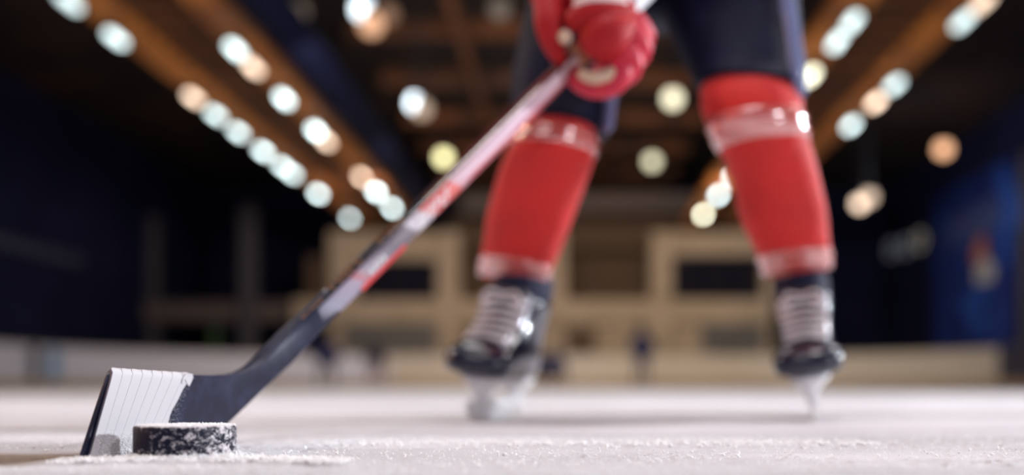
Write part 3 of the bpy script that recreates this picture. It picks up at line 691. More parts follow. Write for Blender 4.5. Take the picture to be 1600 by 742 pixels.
def build_tape():
    # quad patch on the blade: edges toe side (172,577)-(137,718) and heel side (297,585)-(250,...)
    NU, NV = 220, 26; NW = 7.6
    tl, bl, tr, br = (176.5, 576.3), (136.5, 718.6), (297, 584.0), (238, None)
    front = []; wrapv = []; stain = []
    bm = bmesh.new(); lw = bm.verts.layers.float.new('wrap'); ls = bm.verts.layers.float.new('stain')
    def vert(i, j, side):
        u = i / NU; v = j / NV
        tx = tl[0] + (tr[0] - tl[0]) * u - 0; ty = tl[1] + (tr[1] - tl[1]) * u - (1.2 * math.sin(u * NW * 2 * PI) * .25)
        bxp = bl[0] + (br[0] - bl[0]) * u; byp = icepy(bxp) + .4
        px = tx + (bxp - tx) * v + (1.3 * math.sin(v * 9 + 1) + .8 * math.sin(v * 23)) * (u > .99); py = ty + (byp - ty) * v
        p = bp_(px - 7.5 * (side != 0) - 3 * (side == 0) + (side < 0) * 7.5, py); fr = (u * NW) % 1
        off = .0040 + .0006 * fr + .0008 * math.sin(min(1, v * 6) * PI / 2)
        if v < .03: off *= .55
        if side == 0: off = 0.0
        q = p + NB * off * side
        if side == 0: q = p + Vector((0, 0, .0011 if v < .5 else 0))
        vt = bm.verts.new(q); vt[lw] = u * NW
        ex = ((px - (176 - (py - 702) * .75)) / 24) ** 2 + ((py - 703) / 27) ** 2
        vt[ls] = 0.0
        return vt
    G = {s: [[vert(i, j, s) for i in range(NU + 1)] for j in range(NV + 1)] for s in (1, -1)}
    top = [vert(i, 0, 0) for i in range(NU + 1)]
    for s in (1, -1):
        for j in range(NV):
            for i in range(NU): bm.faces.new((G[s][j][i], G[s][j][i + 1], G[s][j + 1][i + 1], G[s][j + 1][i]))
    for i in range(NU):
        bm.faces.new((top[i], top[i + 1], G[1][0][i + 1], G[1][0][i])); bm.faces.new((top[i], top[i + 1], G[-1][0][i + 1], G[-1][0][i]))
        bm.faces.new((G[1][NV][i], G[1][NV][i + 1], G[-1][NV][i + 1], G[-1][NV][i]))
    for ii in (0, NU):
        for j in range(NV): bm.faces.new((G[1][j][ii], G[1][j + 1][ii], G[-1][j + 1][ii], G[-1][j][ii]))
    o = obj('blade_tape', bm, tape_mat(), stick, smooth=True); o['label'] = 'white cloth tape wrapped over the toe half'
    md = o.modifiers.new('e', 'EDGE_SPLIT'); md.split_angle = math.radians(60)
    # loose torn tab at the heel end of the tape
    bm = bmesh.new()
    out = [(290, 583.5), (299, 584.2), (300, 590), (297.5, 596), (294, 603.5), (291.5, 601), (289.5, 597), (287, 592), (284, 600), (282, 599), (284, 590)]
    r0 = [bp_(q[0] - 7, q[1]) + NB * .0044 for q in out]; r1 = [bp_(q[0] - 7, q[1]) + NB * .0056 for q in out]
    loft(bm, [r0, r1]); obj('tape_tab', bm, mat('tape_tab_cloth', (.53, .505, .53), .75), o)
    # frost clinging to the foot of the tape and scuffs behind it
    bm = bmesh.new(); rs = random.Random(5)
    for _ in range(1500):
        px = rs.uniform(150, 268); f_ = rs.random() ** 1.8; py = icepy(px) - f_ * 42
        if px + (py - 600) * .36 > 300 or px < 141 + (712 - py) * .2: continue
        
        bmesh.ops.create_icosphere(bm, subdivisions=1, radius=rs.uniform(.00015, .0005) * (1.5 - f_), matrix=Matrix.Translation(bp_(px - 8, py) + NB * .0056))
    for _ in range(260):
        px = rs.gauss(0, 1); py = rs.uniform(590, 665); c_ = 287 - (py - 590) * .47 + abs(rs.gauss(0, 1)) * 7
        bmesh.ops.create_icosphere(bm, subdivisions=1, radius=rs.uniform(.0001, .0003), matrix=Matrix.Translation(bp_(c_ - 3, py) + NB * .0042))
    o2 = obj('frost', bm, M_snow, stick); o2['kind'] = 'stuff'
build_tape()
# pale worn rim along the toe edge
bm = bmesh.new()
tube(bm, [bp_(x, y) + NB * .003 for x, y in ((177, 583), (166, 605), (156, 640), (147, 675), (139, 708))], [.0010, .0016, .0020, .0018, .001], 8)
obj('worn_edge', bm, mat('scuffed_edge', (.20, .18, .22), .6, noise=(300, (.05, .05, .07), .4, .6)), stick, smooth=True)

# ------------------------------------------------------------------ player
SCL = 1
M_sock = mat('red_sock_knit', (0.64, 0.012, 0.008), 0.7, noise=(14, (.54, .009, .006), .4, .7), bump=(60, .4, .004), sheen=.1)
M_tape2 = bpy.data.materials.new('clear_sock_tape'); M_tape2.use_nodes = True
b = M_tape2.node_tree.nodes['Principled BSDF']; b.inputs['Base Color'].default_value = (.66, .12, .10, 1); b.inputs['Roughness'].default_value = .25; b.inputs['Coat Weight'].default_value = 1; b.inputs['Coat Roughness'].default_value = .16; b.inputs['Coat IOR'].default_value = 2.6; b.inputs['Specular IOR Level'].default_value = 1.0
_nt = M_tape2.node_tree; _tc = _nt.nodes.new('ShaderNodeTexCoord'); _n = _nt.nodes.new('ShaderNodeTexNoise'); _n.inputs['Scale'].default_value = 38; _bp = _nt.nodes.new('ShaderNodeBump'); _bp.inputs['Strength'].default_value = .12; _bp.inputs['Distance'].default_value = .006
_nt.links.new(_tc.outputs['Object'], _n.inputs['Vector']); _nt.links.new(_n.outputs['Fac'], _bp.inputs['Height']); _nt.links.new(_bp.outputs[0], b.inputs['Normal']); _nt.links.new(_bp.outputs[0], b.inputs['Coat Normal'])
M_pants = mat('navy_pants_nylon', (0.003, 0.004, 0.020), 0.7, spec=.2, noise=(9, (.006, .008, .03), .4, .7), bump=(22, .5, .012))
M_glove = mat('red_glove_leather', (0.40, 0.009, 0.013), 0.6, spec=.25, bump=(160, .3, .002))
M_gpink = mat('lit_red_glove', (0.62, 0.018, 0.05), 0.5)  # glove red made brighter: light on the fingers put into the colour
M_palm = mat('beige_glove_palm', (0.62, 0.42, 0.30), 0.7)
M_gwhite = mat('white_glove_trim', (0.80, 0.62, 0.62), 0.4)
M_black = mat('black_skate_leather', (0.008, 0.009, 0.028), 0.25, coat=.4)
M_liner = mat('navy_liner_felt', (0.008, 0.010, 0.04), 0.8)
M_tongue = mat('silver_white_tongue', (0.06, 0.045, 0.05), 0.5)
M_lace = mat('white_laces', (0.72, 0.66, 0.68), 0.6)
M_holder = mat('white_blade_holder', (0.88, 0.87, 0.89), 0.3, coat=.3)
M_steel = mat('skate_steel', (0.88, 0.88, 0.90), 0.38, metal=1.0)
M_silver = mat('lit_eyelet_trim', (0.62, 0.64, 0.70), 0.22, metal=.7)
M_skin = mat('skin', (0.60, 0.38, 0.28), 0.5)
M_jersey = mat('red_jersey_knit', (0.55, 0.02, 0.02), 0.7)
player = empty('person', (.15, 1.78, 0)); tag(player, 'large hockey player in navy pants, red socks and gloves, bending to the stick', 'person')
# body, one continuous skinned surface
nodes = {'pel': (.16, 2.02, .90, .13, .11), 'spi': (.14, 1.95, 1.10, .13, .11), 'che': (.12, 1.84, 1.27, .15, .12), 'nek': (.11, 1.74, 1.40, .055, .055), 'hea': (.105, 1.66, 1.52, .07, .08), 'cro': (.105, 1.64, 1.60, .06, .07),
 'hA': (.07, 1.98, .87, .085, .085), 'kA': (*P(872, 205, 1.67), .052, .052), 'aA': (*P(797, 455, 1.86), .034, .034), 'mA': (-.112, 1.85, .135, .03, .03), 'fA': (-.135, 1.75, .105, .022, .018),
 'hB': (.26, 1.98, .87, .085, .085), 'kB': (*P(1165, 165, 1.67), .052, .052), 'aB': (*P(1248, 452, 1.86), .034, .034), 'mB': (.435, 1.86, .135, .03, .03), 'fB': (.412, 1.76, .105, .022, .018),
 'sA': (-.07, 1.84, 1.30, .06, .06), 'eA': (-.13, 1.66, .92, .042, .042), 'wA': (*P(868, -18, 1.52), .028, .028),
 'sB': (.32, 1.84, 1.30, .06, .06), 'eB': (.47, 1.80, 1.02, .042, .042), 'wB': (.30, 1.72, .87, .028, .028)}
edges = [('pel', 'spi'), ('spi', 'che'), ('che', 'nek'), ('nek', 'hea'), ('hea', 'cro'), ('pel', 'hA'), ('hA', 'kA'), ('kA', 'aA'), ('aA', 'mA'), ('mA', 'fA'), ('pel', 'hB'), ('hB', 'kB'), ('kB', 'aB'), ('aB', 'mB'), ('mB', 'fB'), ('che', 'sA'), ('sA', 'eA'), ('eA', 'wA'), ('che', 'sB'), ('sB', 'eB'), ('eB', 'wB')]
def skin_obj(name, nodes, edges, m, parent, root):
    ks = list(nodes); me = bpy.data.meshes.new(name); me.from_pydata([nodes[k][:3] for k in ks], [(ks.index(a), ks.index(b)) for a, b in edges], [])
    o = link(name, me, m, parent, smooth=False); md = o.modifiers.new('skin', 'SKIN'); md.use_smooth_shade = True
    for i, k in enumerate(ks):
        sv = me.skin_vertices[0].data[i]; sv.radius = nodes[k][3:5]; sv.use_root = (k == root)
    s = o.modifiers.new('sub', 'SUBSURF'); s.levels = 1; s.render_levels = 1
    return o
body = skin_obj('body', nodes, edges, M_skin, player, 'pel')

def sil_loft(rows, Yf, depth, n=28, bm=None, p=2.0, inset=0, lump=0, seed=0):
    """rows: (yl, xl, yr, xr) silhouette edges in the photo; Yf(t) distance; depth(t) half thickness front-back"""
    bm = bm or bmesh.new(); R = []
    for i, (xl, yl, xr, yr) in enumerate(rows):
        t = i / (len(rows) - 1); Y = Yf(t); a = P(xl, yl, Y); b = P(xr, yr, Y); c = (a + b) / 2; u = (b - a) / 2
        ru = u.length - inset; u = u.normalized(); dv = Vector((0, 1, 0))
        rg = ring(c, u, dv, ru, depth(t) - inset, n, p)
        if lump: rg = [c + (q - c) * (1 + lump * (mnoise.noise(q * 14 + Vector((seed, 0, 0))))) for q in rg]
        R.append(rg)
    loft(bm, R); return bm
def interp(rows, k=4):
    out = []
    for a, b in zip(rows, rows[1:]):
        for s in range(k): out.append(tuple(a[q] + (b[q] - a[q]) * s / k for q in range(4)))
    out.append(rows[-1]); return out
# rows: xl, yl, xr, yr. The blur spreads edges, so these follow the half-way contour
sockB = [(1098, 128, 1222, 122), (1092, 140, 1246, 140), (1096, 172, 1254, 165), (1112, 215, 1259, 200), (1132, 252, 1268, 238), (1145, 290, 1280, 280), (1152, 325, 1289, 318), (1164, 360, 1294, 350), (1182, 396, 1297, 386), (1190, 415, 1297, 404), (1195, 436, 1297, 424)]
sockA = [(832, 186, 918, 194), (818, 192, 932, 206), (806, 208, 934, 226), (792, 235, 928, 254), (778, 265, 916, 286), (768, 300, 902, 322), (760, 340, 890, 360), (756, 370, 876, 390), (751, 400, 862, 420), (749, 418, 855, 440), (748, 432, 850, 456)]
YfS = lambda t: (1.70 - .04 * math.sin(t / .3 * PI / 2)) if t < .3 else 1.66 + .18 * (t - .3) / .7
dS = lambda t: .072 + .004 * math.sin(t * PI) - .022 * t
def sock(rows, name_label, seed):
    r = interp(rows, 3)
    bm = sil_loft(r, YfS, dS, lump=.05, seed=seed); o = obj('sock', bm, M_sock, player, smooth=True, sub=1); o['label'] = name_label
    n = len(r) - 1
    def band(i0, i1, bulge=.0022):
        bm = bmesh.new(); R = []
        for i in np.linspace(i0, i1, 31):
            k = int(i); f = i - k; k2 = min(k + 1, n); row = [r[k][q] * (1 - f) + r[k2][q] * f for q in range(4)]; t = i / n; Y = YfS(t)
            a = P(row[0], row[1], Y); b = P(row[2], row[3], Y); c = (a + b) / 2; u = (b - a) / 2; e = .0015 + bulge * abs(math.sin(2 * PI * (i - i0) / (i1 - i0)))
            R.append(ring(c, u.normalized(), Vector((0, 1, 0)), u.length + e, dS(t) + e, 40))
        loft(bm, R); obj('sock_tape', bm, M_tape2, o, smooth=True)
    return band
bB = sock(sockB, 'red knit sock on the straight leg', 3); bB(7.2, 10.6); bB(24.8, 29.3)
bA = sock(sockA, 'red knit sock on the bent leg', 9); bA(4.5, 8.0); bA(24.0, 29.3)

# navy hockey pants: shell of hips and two wide legs
def pants():
    bm = bmesh.new()
    # leg B (photo right)
    legB = [(1088, 130, 1256, 152), (1080, 118, 1255, 130), (1062, 80, 1252, 85), (1042, 30, 1246, 40), (1018, -30, 1240, -20), (1000, -90, 1235, -90)]
    sil_loft(interp(legB, 3), lambda t: 1.70 + .16 * t, lambda t: .092 + .04 * t, bm=bm, p=2.3, lump=.05, seed=2)
    legA = [(806, 192, 950, 212), (800, 170, 960, 190), (800, 120, 968, 140), (812, 60, 985, 75), (828, 0, 1005, 0), (836, -50, 1030, -50), (845, -90, 1050, -90)]
    sil_loft(interp(legA, 3), lambda t: 1.70 + .16 * t, lambda t: .090 + .045 * t, bm=bm, p=2.3, lump=.05, seed=6)
    # seat
    R = []
    for z, yy, rx, ry in ((.74, 1.92, .17, .12), (.80, 1.93, .215, .15), (.87, 1.97, .225, .16), (.95, 2.0, .21, .155), (1.02, 1.99, .19, .145), (1.05, 1.98, .18, .14)):
        R.append(ring((.165, yy, z), (1, 0, 0), (0, 1, .15), rx, ry, 36, 2.4))
    loft(bm, R)
    return obj('hockey_pants', bm, M_pants, player, smooth=True)
pants()
# rim light from the right painted as pale strips on both pant legs
M_rim = mat('pale_blue_pants_rim', (.16, .18, .34), .35, coat=.5)
for nm, pts in (('pants_rim_light', [P(1228, -40, 1.66), P(1232, 10, 1.65), P(1240, 60, 1.64), P(1246, 110, 1.63), P(1250, 140, 1.635)]), ('pants_rim_light', [P(975, 60, 1.66), P(965, 110, 1.65), P(955, 150, 1.64), P(950, 195, 1.64)])):
    bm = bmesh.new(); tube(bm, pts, [.013] * len(pts), 10, flat=.5); obj(nm, bm, M_rim, player, smooth=True)
# jersey
bm = bmesh.new(); R = []
for z, x, yy, rx, ry in ((.93, .16, 2.0, .235, .19), (1.0, .155, 1.99, .23, .18), (1.12, .14, 1.94, .225, .17), (1.24, .125, 1.87, .24, .165), (1.32, .12, 1.82, .22, .15), (1.38, .115, 1.77, .12, .10), (1.41, .112, 1.745, .075, .075)):
    R.append(ring((x, yy, z), (1, 0, 0), (0, .9, .3), rx, ry, 36, 2.3))
loft(bm, R)
tube(bm, [nodes['sA'][:3], nodes['eA'][:3], Vector(nodes['wA'][:3]) + Vector((-.01, .02, .10))], [.095, .075, .058], 20)
tube(bm, [nodes['sB'][:3], nodes['eB'][:3], Vector(nodes['wB'][:3]) + Vector((.06, .02, .07))], [.095, .075, .058], 20)
obj('jersey', bm, M_jersey, player, smooth=True)
# head: face features and helmet
bm = bmesh.new(); hc = Vector((.105, 1.655, 1.535))
R = []
for q in np.linspace(-1, 1, 13):
    rr = math.sqrt(max(.02, 1 - q * q)); zz = q * .115; wv = .074 * rr * (1.0 if q > -.2 else .93 + .07 * (q + 1)); R.append(ring(hc + Vector((0, -.01 * (q < -.3), zz)), (1, 0, 0), (0, 1, 0), wv, .092 * rr, 24))
loft(bm, R)
tube(bm, [hc + Vector((0, -.088, .02)), hc + Vector((0, -.112, -.022))], [.008, .015], 10)
for s in (-1, 1): ellip(bm, hc + Vector((.076 * s, .008, -.005)), (.010, .018, .032))
ellip(bm, hc + Vector((0, -.088, -.055)), (.026, .010, .007))
head = obj('head', bm, M_skin, player, smooth=True)
for s in (-1, 1): bm = bmesh.new(); ellip(bm, hc + Vector((.030 * s, -.083, .012)), (.012, .008, .008)); obj('eye', bm, mat('eye', (.05, .03, .02), .2), head, smooth=True)
bm = bmesh.new(); R = []
for q in np.linspace(.12, 1, 9):
    rr = math.sqrt(max(.02, 1 - (q * .98) ** 2)); R.append(ring(hc + Vector((0, .006, .02 + q * .125)), (1, 0, 0), (0, 1, 0), .092 * rr + .008, .112 * rr + .008, 28, 2.3))
loft(bm, R)
for s in (-1, 1): ellip(bm, hc + Vector((.086 * s, .02, .0)), (.016, .045, .050))
obj('helmet', bm, M_glove, player, smooth=True)

# skates, built in local axes (toe towards -Y, blade foot at z=0) and set under the player
def skate(loc, yaw, lean, label, pitch=0):
    Mx = Matrix.Translation(Vector(loc)) @ Matrix.Rotation(yaw, 4, 'Z') @ Matrix.Rotation(lean, 4, 'Y') @ Matrix.Rotation(pitch, 4, 'X')
    root = empty('skate', (0, 0, 0)); root.parent = player; root.matrix_parent_inverse = Matrix.Translation(-player.location); root['label'] = label
    def fin(name, bm, m, smooth=True, sub=0, parent=None, bevel=0):
        bmesh.ops.transform(bm, matrix=Mx, verts=bm.verts); bmesh.ops.recalc_face_normals(bm, faces=bm.faces)
        me = bpy.data.meshes.new(name); bm.to_mesh(me); bm.free(); o = bpy.data.objects.new(name, me); COL.objects.link(o); me.materials.append(m)
        o.parent = parent or root
        if smooth: me.polygons.foreach_set('use_smooth', [True] * len(me.polygons))
        if sub: s = o.modifiers.new('s', 'SUBSURF'); s.levels = sub; s.render_levels = sub
        if bevel: s = o.modifiers.new('b', 'BEVEL'); s.width = bevel; s.segments = 2
        return o
    # boot: stacked horizontal rings (z, y front, y back, half width)
    bm = bmesh.new(); R = []
    for z, yf, yb, hw in ((.072, -.140, .115, .036), (.078, -.150, .122, .043), (.095, -.155, .128, .048), (.112, -.148, .130, .049), (.128, -.110, .130, .046), (.142, -.070, .128, .045), (.158, -.045, .122, .045), (.175, -.025, .118, .046), (.195, -.018, .116, .049), (.212, -.016, .120, .053), (.217, -.012, .116, .049)):
        R.append(ring((0, (yf + yb) / 2, z), (1, 0, 0), (0, 1, 0), hw, (yb - yf) / 2, 28, 2.5))
    loft(bm, R); boot = fin('boot', bm, M_black, sub=1)
    bm = bmesh.new(); R = []     # hard toe cap
    for z, yf, yb, hw in ((.074, -.152, -.075, .046), (.082, -.162, -.070, .056), (.100, -.165, -.068, .060), (.116, -.156, -.066, .056), (.128, -.130, -.066, .044), (.133, -.11, -.07, .02)):
        R.append(ring((0, (yf + yb) / 2, z), (1, 0, 0), (0, 1, 0), hw, (yb - yf) / 2, 28, 2.6))
    loft(bm, R); fin('toe_cap', bm, M_black, sub=1)
    # tongue running up the front
    def tp(t): # point on the instep line
        pts = [(-.112, .130), (-.080, .146), (-.055, .163), (-.038, .182), (-.030, .203), (-.034, .226)]
        x = t * (len(pts) - 1); k = min(int(x), len(pts) - 2); f = x - k
        return pts[k][0] * (1 - f) + pts[k + 1][0] * f, pts[k][1] * (1 - f) + pts[k + 1][1] * f
    bm = bmesh.new(); R = []
    for t in np.linspace(0, 1, 12):
        y, z = tp(t); y2, z2 = tp(min(1, t + .05)); y1, z1 = tp(max(0, t - .05)); d = Vector((0, y2 - y1, z2 - z1)).normalized(); nn = Vector((0, -d.z, d.y))
        R.append(ring((0, y, z), (1, 0, 0), nn, .028 + .008 * t, .009, 16, 2.6))
    loft(bm, R); tg = fin('tongue', bm, M_tongue)
    for s in (-1, 1):            # eyelet stays, the right one silver for its painted shine
        bm = bmesh.new(); pts = []
        for t in np.linspace(.02, .88, 7): y, z = tp(t); pts.append((s * (.031 + .009 * t), y - .001, z))
        tube(bm, pts, [.0075] * 7, 10, flat=.7); fin('eyelet_stay', bm, M_silver if s == side_shine else M_black, parent=boot)
    bm = bmesh.new(); n = 6       # laces criss-cross
    for i in range(n):
        t0 = .04 + .86 * i / n; t1 = t0 + .05
        for s in (-1, 1):
            y0, z0 = tp(t0); y1, z1 = tp(t1); hx = .031 + .009 * t0
            off = .011
            tube(bm, [(s * hx, y0 - off * .6, z0 + .002), (0, (y0 + y1) / 2 - off - .003, (z0 + z1) / 2 + .006), (-s * hx, y1 - off * .6, z1 + .002)], [.0046] * 3, 8, flat=.7)
    for s in (-1, 1):
        y, z = tp(.9); tube(bm, [(0, y - .015, z), (s * .025, y - .024, z + .004), (s * .034, y - .022, z - .018), (s * .012, y - .018, z - .008)], [.003] * 4, 8)
    fin('laces', bm, M_lace, parent=boot)
    # collar felt
    bm = bmesh.new(); loft(bm, [ring((0, .052, z), (1, 0, 0), (0, 1, 0), hw, ly, 28, 2.3) for z, hw, ly in ((.200, .047, .066), (.215, .050, .071), (.255, .052, .070), (.268, .044, .062))]); fin('liner', bm, M_liner, sub=1)
    # holder: two towers on a bridge
    bm = bmesh.new()
    for y0, y1, ya, yb in ((-.135, -.045, -.115, -.070), (.035, .115, .060, .105)):
        R = []
        for z, a, b_, hw in ((.074, y0, y1, .036), (.066, y0, y1, .030), (.052, (y0 + ya) / 2, (y1 + yb) / 2, .014), (.036, ya, yb, .0075), (.026, ya - .005, yb + .005, .0065)):
            R.append(ring((0, (a + b_) / 2, z), (1, 0, 0), (0, 1, 0), hw, (b_ - a) / 2, 20, 3))
        loft(bm, R)
    R = []
    for y in np.linspace(-.145, .14, 16):
        e = 1 - abs((y + .002) / .145) ** 6; R.append(ring((0, y, .027 + .004 * (1 - e)), (1, 0, 0), (0, 0, 1), .0062, .006 * max(.3, e) + .002, 12, 3))
    loft(bm, R); hold = fin('blade_holder', bm, M_holder)
    bm = bmesh.new(); top = []; bot = []
    ys = np.linspace(-.150, .145, 30)
    R = []
    for y in ys:
        u = (y + .0025) / .1475; zb = .0003 + .020 * abs(u) ** 7; zt = .026 + .004 * abs(u) ** 6
        R.append([(-.0020, y, zb), (.0020, y, zb), (.0020, y, zt), (-.0020, y, zt)])
    loft(bm, R); fin('steel_blade', bm, M_steel, smooth=False, parent=hold)
    return root
side_shine = 1
YB = 1.80
skate((.2388 * 1.81, 1.81, .0), -math.atan(.2388), -.10, 'black skate with white laces on the straight leg')
skate((-.128, 1.79, .0), -.27, .14, 'black skate turned outward on the bent leg')

# gloves
def glove_low():
    root = empty('glove', tuple(P(935, 60, 1.47))); root.parent = player; root.matrix_parent_inverse = Matrix.Translation(-player.location); root['label'] = 'red padded glove gripping the shaft low'
    def fin(name, bm, m, parent=None, sub=0):
        bmesh.ops.recalc_face_normals(bm, faces=bm.faces)
        me = bpy.data.meshes.new(name); bm.to_mesh(me); bm.free(); o = bpy.data.objects.new(name, me); COL.objects.link(o); me.materials.append(m)
        p_ = parent or root; o.parent = p_
        if p_ is root: o.matrix_parent_inverse = Matrix.Translation(-root.location)
        me.polygons.foreach_set('use_smooth', [True] * len(me.polygons))
        if sub: s = o.modifiers.new('s', 'SUBSURF'); s.levels = sub; s.render_levels = sub
        return o
    # palm / back of hand
    bm = bmesh.new(); tube(bm, [P(894, -20, 1.50), P(918, 22, 1.475), P(946, 60, 1.455), P(955, 82, 1.465)], [.040, .040, .034, .028], 20, flat=.72, hint=Vector((1, -.3, 0))); fin('back_of_hand', bm, M_glove)
    # big padded roll over the knuckles
    bm = bmesh.new(); tube(bm, [P(932, 62, 1.43), P(946, 60, 1.415), P(968, 48, 1.43)], [.028, .036, .030], 20, flat=.9); fin('knuckle_roll', bm, M_glove)
    bm = bmesh.new(); tube(bm, [P(902, 30, 1.42), P(935, 20, 1.41), P(975, 16, 1.43)], [.018, .022, .018], 16); fin('knuckle_roll', bm, M_glove)
    bm = bmesh.new(); tube(bm, [P(905, 8, 1.41), P(935, 2, 1.40), P(972, 5, 1.415)], [.009, .011, .009], 12); fin('white_trim', bm, M_gwhite)
    # cuff
    bm = bmesh.new(); loft(bm, [ring(P(x, y, Y), (P(1, 0, 1) - P(0, 0, 1)).normalized(), (0, 1, .2), rw, rd, 28, 2.4) for x, y, Y, rw, rd in ((892, 40, 1.50, .040, .034), (885, 10, 1.50, .050, .044), (878, -40, 1.51, .058, .052), (868, -110, 1.53, .070, .062), (866, -116, 1.53, .060, .052))]); fin('cuff', bm, M_glove, sub=1)
    # thumb runs down the left side of the shaft
    bm = bmesh.new(); tube(bm, [P(856, -10, 1.46), P(858, 35, 1.44), P(864, 66, 1.44), P(874, 92, 1.455)], [.020, .021, .017, .010], 16, flat=.85); th = fin('thumb', bm, M_glove)
    bm = bmesh.new(); ellip(bm, P(883, 58, 1.415), (.010, .006, .010)); fin('thumb_badge', bm, M_palm, th)
    # four separate fingers wrap over the right side and close behind the shaft
    fing = [
      ([P(950, 86, 1.44), P(972, 112, 1.43), P(958, 133, 1.44), P(928, 138, 1.455), P(902, 126, 1.47), P(895, 112, 1.49)], [.016, .0155, .0150, .0145, .0135, .011]),
      ([P(962, 66, 1.43), P(985, 88, 1.43), P(984, 112, 1.45), P(962, 122, 1.49), P(938, 108, 1.53)], [.017, .0165, .0160, .015, .012]),
      ([P(970, 46, 1.43), P(998, 64, 1.43), P(998, 88, 1.46), P(978, 98, 1.51), P(950, 88, 1.55)], [.017, .0165, .0160, .015, .012]),
      ([P(976, 24, 1.44), P(1002, 44, 1.45), P(1006, 66, 1.48), P(990, 78, 1.53), P(968, 68, 1.56)], [.015, .0150, .0145, .013, .011])]
    for k, (pts, r) in enumerate(fing):
        bm = bmesh.new(); tube(bm, pts, r, 14); f = fin('finger', bm, M_gpink)
        # padded segments between the finger joints
        bm = bmesh.new()
        for q in (0, 1): ellip(bm, pts[q] * .45 + pts[q + 1] * .55 + Vector((.004, -.006, 0)), (r[q] * .95, r[q] * .8, r[q] * .9))
        fin('finger_pad', bm, M_gpink, f)
    bm = bmesh.new(); tube(bm, [P(910, 117, 1.43), P(930, 122, 1.425), P(955, 114, 1.425), P(963, 104, 1.43)], [.0075, .0090, .009, .006], 12); fin('palm_patch', bm, M_palm)
glove_low()
def glove_high():
    c = sA + D * (LEN + .36); root = empty('glove', tuple(c)); root.parent = player; root.matrix_parent_inverse = Matrix.Translation(-player.location); root['label'] = 'red padded glove at the top of the shaft'
    def fin(name, bm, m):
        bmesh.ops.recalc_face_normals(bm, faces=bm.faces)
        me = bpy.data.meshes.new(name); bm.to_mesh(me); bm.free(); o = bpy.data.objects.new(name, me); COL.objects.link(o); me.materials.append(m)
        o.parent = root; o.matrix_parent_inverse = Matrix.Translation(-root.location); me.polygons.foreach_set('use_smooth', [True] * len(me.polygons)); return o
    wv = Vector(nodes['wB'][:3])
    bm = bmesh.new(); tube(bm, [wv, (wv + c) / 2 + Vector((0, -.02, .0)), c + w1s * .03], [.045, .045, .036], 20, flat=.75); fin('back_of_hand', bm, M_glove)
    bm = bmesh.new(); tube(bm, [wv + Vector((.09, .03, .08)), wv + Vector((.04, .01, .035)), wv], [.068, .056, .045], 24, round_ends=False); fin('cuff', bm, M_glove)
    for k in range(4):
        cc = c + D * (-.045 + .030 * k); bm = bmesh.new()
        pts = [cc + (w1s * math.cos(a) + n1s * math.sin(a)) * .030 for a in (.3, 1.3, 2.3, 3.3, 4.2)]
        tube(bm, pts, [.016, .016, .0155, .015, .012], 12); fin('finger', bm, M_glove)
    bm = bmesh.new(); tube(bm, [c - w1s * .02 - n1s * .025, c - D * .05 - n1s * .03, c - D * .08 + w1s * .01 - n1s * .028], [.018, .018, .014], 12); fin('thumb', bm, M_glove)
glove_high()

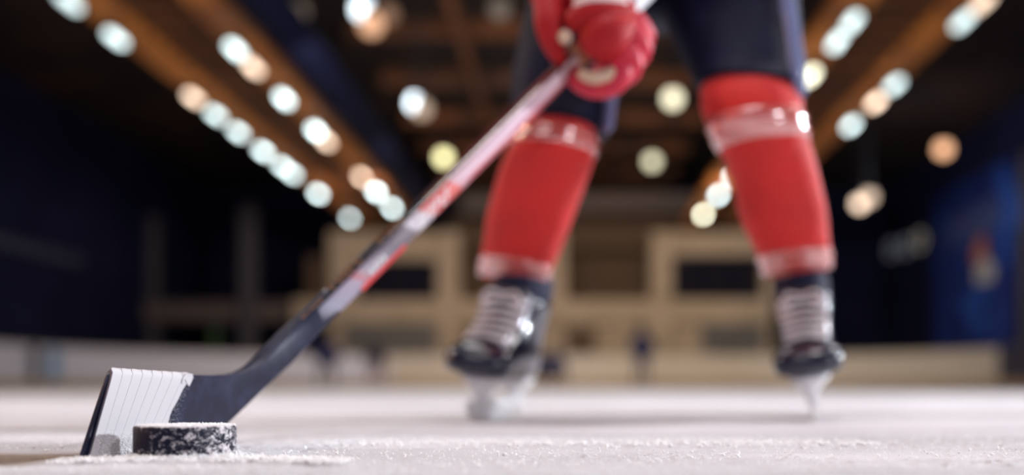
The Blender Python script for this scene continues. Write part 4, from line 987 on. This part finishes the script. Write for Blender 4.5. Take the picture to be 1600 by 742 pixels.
# ------------------------------------------------------------------ people far away on the ice
def far_person(px, Y, pose, top, pants_c, label, hgt=1.75, yaw=0.0):
    X = (px - VX) / F * Y
    root = empty('person', (X, Y, 0)); tag(root, label, 'person', 'people far down the rink')
    Mx = Matrix.Translation((X, Y, 0)) @ Matrix.Rotation(yaw, 4, 'Z') @ Matrix.Scale(hgt / 1.75, 4)
    def V(x, y, z): return Mx @ Vector((x, y, z))
    if pose == 'stand': pel = (0, 0, .95); che = (0, -.04, 1.35); nek = (0, -.06, 1.5); hea = (0, -.08, 1.64); kn = .50; kx = .12; ky = -.04
    elif pose == 'bend': pel = (0, .12, .85); che = (0, -.15, 1.18); nek = (0, -.28, 1.30); hea = (0, -.36, 1.40); kn = .46; kx = .18; ky = -.10
    else: pel = (0, .15, .52); che = (0, -.05, .92); nek = (0, -.10, 1.06); hea = (0, -.13, 1.18); kn = .50; kx = .20; ky = -.32
    nd = {'pel': (*V(*pel), .15, .12), 'che': (*V(*che), .17, .13), 'nek': (*V(*nek), .06, .06), 'hea': (*V(*hea), .09, .10), 'cr': (*V(hea[0], hea[1], hea[2] + .09), .07, .08)}
    ed = [('pel', 'che'), ('che', 'nek'), ('nek', 'hea'), ('hea', 'cr')]
    for s, n_ in ((-1, 'l'), (1, 'r')):
        fy = ky + .05
        nd['h' + n_] = (*V(.10 * s, pel[1], pel[2] - .06), .10, .10); nd['k' + n_] = (*V(kx * s, ky, kn), .07, .07); nd['a' + n_] = (*V((kx + .04) * s, fy, .15), .045, .05); nd['t' + n_] = (*V((kx + .06) * s, fy - .17, .09), .04, .035)
        nd['s' + n_] = (*V(.19 * s, che[1], che[2] + .08), .07, .07); nd['e' + n_] = (*V(.30 * s, che[1] - .08, che[2] - .22), .052, .052); nd['w' + n_] = (*V(.20 * s, che[1] - .30, che[2] - .40), .035, .035); nd['f' + n_] = (*V(.17 * s, che[1] - .36, che[2] - .46), .04, .03)
        ed += [('pel', 'h' + n_), ('h' + n_, 'k' + n_), ('k' + n_, 'a' + n_), ('a' + n_, 't' + n_), ('che', 's' + n_), ('s' + n_, 'e' + n_), ('e' + n_, 'w' + n_), ('w' + n_, 'f' + n_)]
    skin_obj('body', nd, ed, mat('far_clothes', pants_c, .7), root, 'pel')
    mt = mat('far_jersey', top, .7); bm = bmesh.new()
    tube(bm, [V(pel[0], pel[1], pel[2] + .0), V(*((Vector(pel) + Vector(che)) / 2)), V(*che), V(nek[0], nek[1], nek[2] - .03)], [.20, .205, .215, .10], 18, flat=.8)
    for s, n_ in ((-1, 'l'), (1, 'r')): tube(bm, [nd['s' + n_][:3], nd['e' + n_][:3], nd['w' + n_][:3]], [.095, .078, .06], 12)
    obj('jersey', bm, mt, root, smooth=True)
    bm = bmesh.new(); hv = V(*hea); ellip(bm, hv + Vector((0, 0, .06)), (.125, .145, .115)); obj('helmet', bm, mat('far_helmet', (.02, .02, .05), .3), root, smooth=True)
    for s in (-1, 1):
        f_ = V((kx + .05) * s, ky - .04, 0); bm = bmesh.new()
        tube(bm, [f_ + Vector((0, .10, .13)), f_ + Vector((0, -.05, .11)), f_ + Vector((0, -.14, .10))], [.06, .055, .045], 10); bx(bm, f_.x - .006, f_.x + .006, f_.y - .15, f_.y + .13, 0.0, .07)
        obj('skate', bm, M_black, root)
NV = (.006, .008, .05); BK = (.012, .012, .025)
far_person(510, 30, 'bend', (.010, .010, .07), (.03, .025, .05), 'person in dark blue on the far ice, leftmost, beside the stick', 1.75, .3)
far_person(590, 31, 'bend', (.010, .008, .014), (.28, .14, .10), 'person in black top and tan legs beside the left window', 1.6, -.2)
far_person(1003, 30.5, 'stand', NV, (.012, .014, .06), 'person in navy standing upright between the player\'s legs', 1.86)
far_person(866, 30, 'sit', (.010, .014, .07), (.05, .03, .03), 'person in blue crouching right of the outward skate', 1.6, .5)
far_person(842, 32, 'sit', (.012, .014, .03), (.10, .06, .04), 'person in black crouching behind the outward skate', 1.7, -.4)
far_person(1140, 36.6, 'sit', (.02, .02, .04), (.02, .02, .03), 'dark seated person behind the boards, left of the straight leg', 1.9, 0)
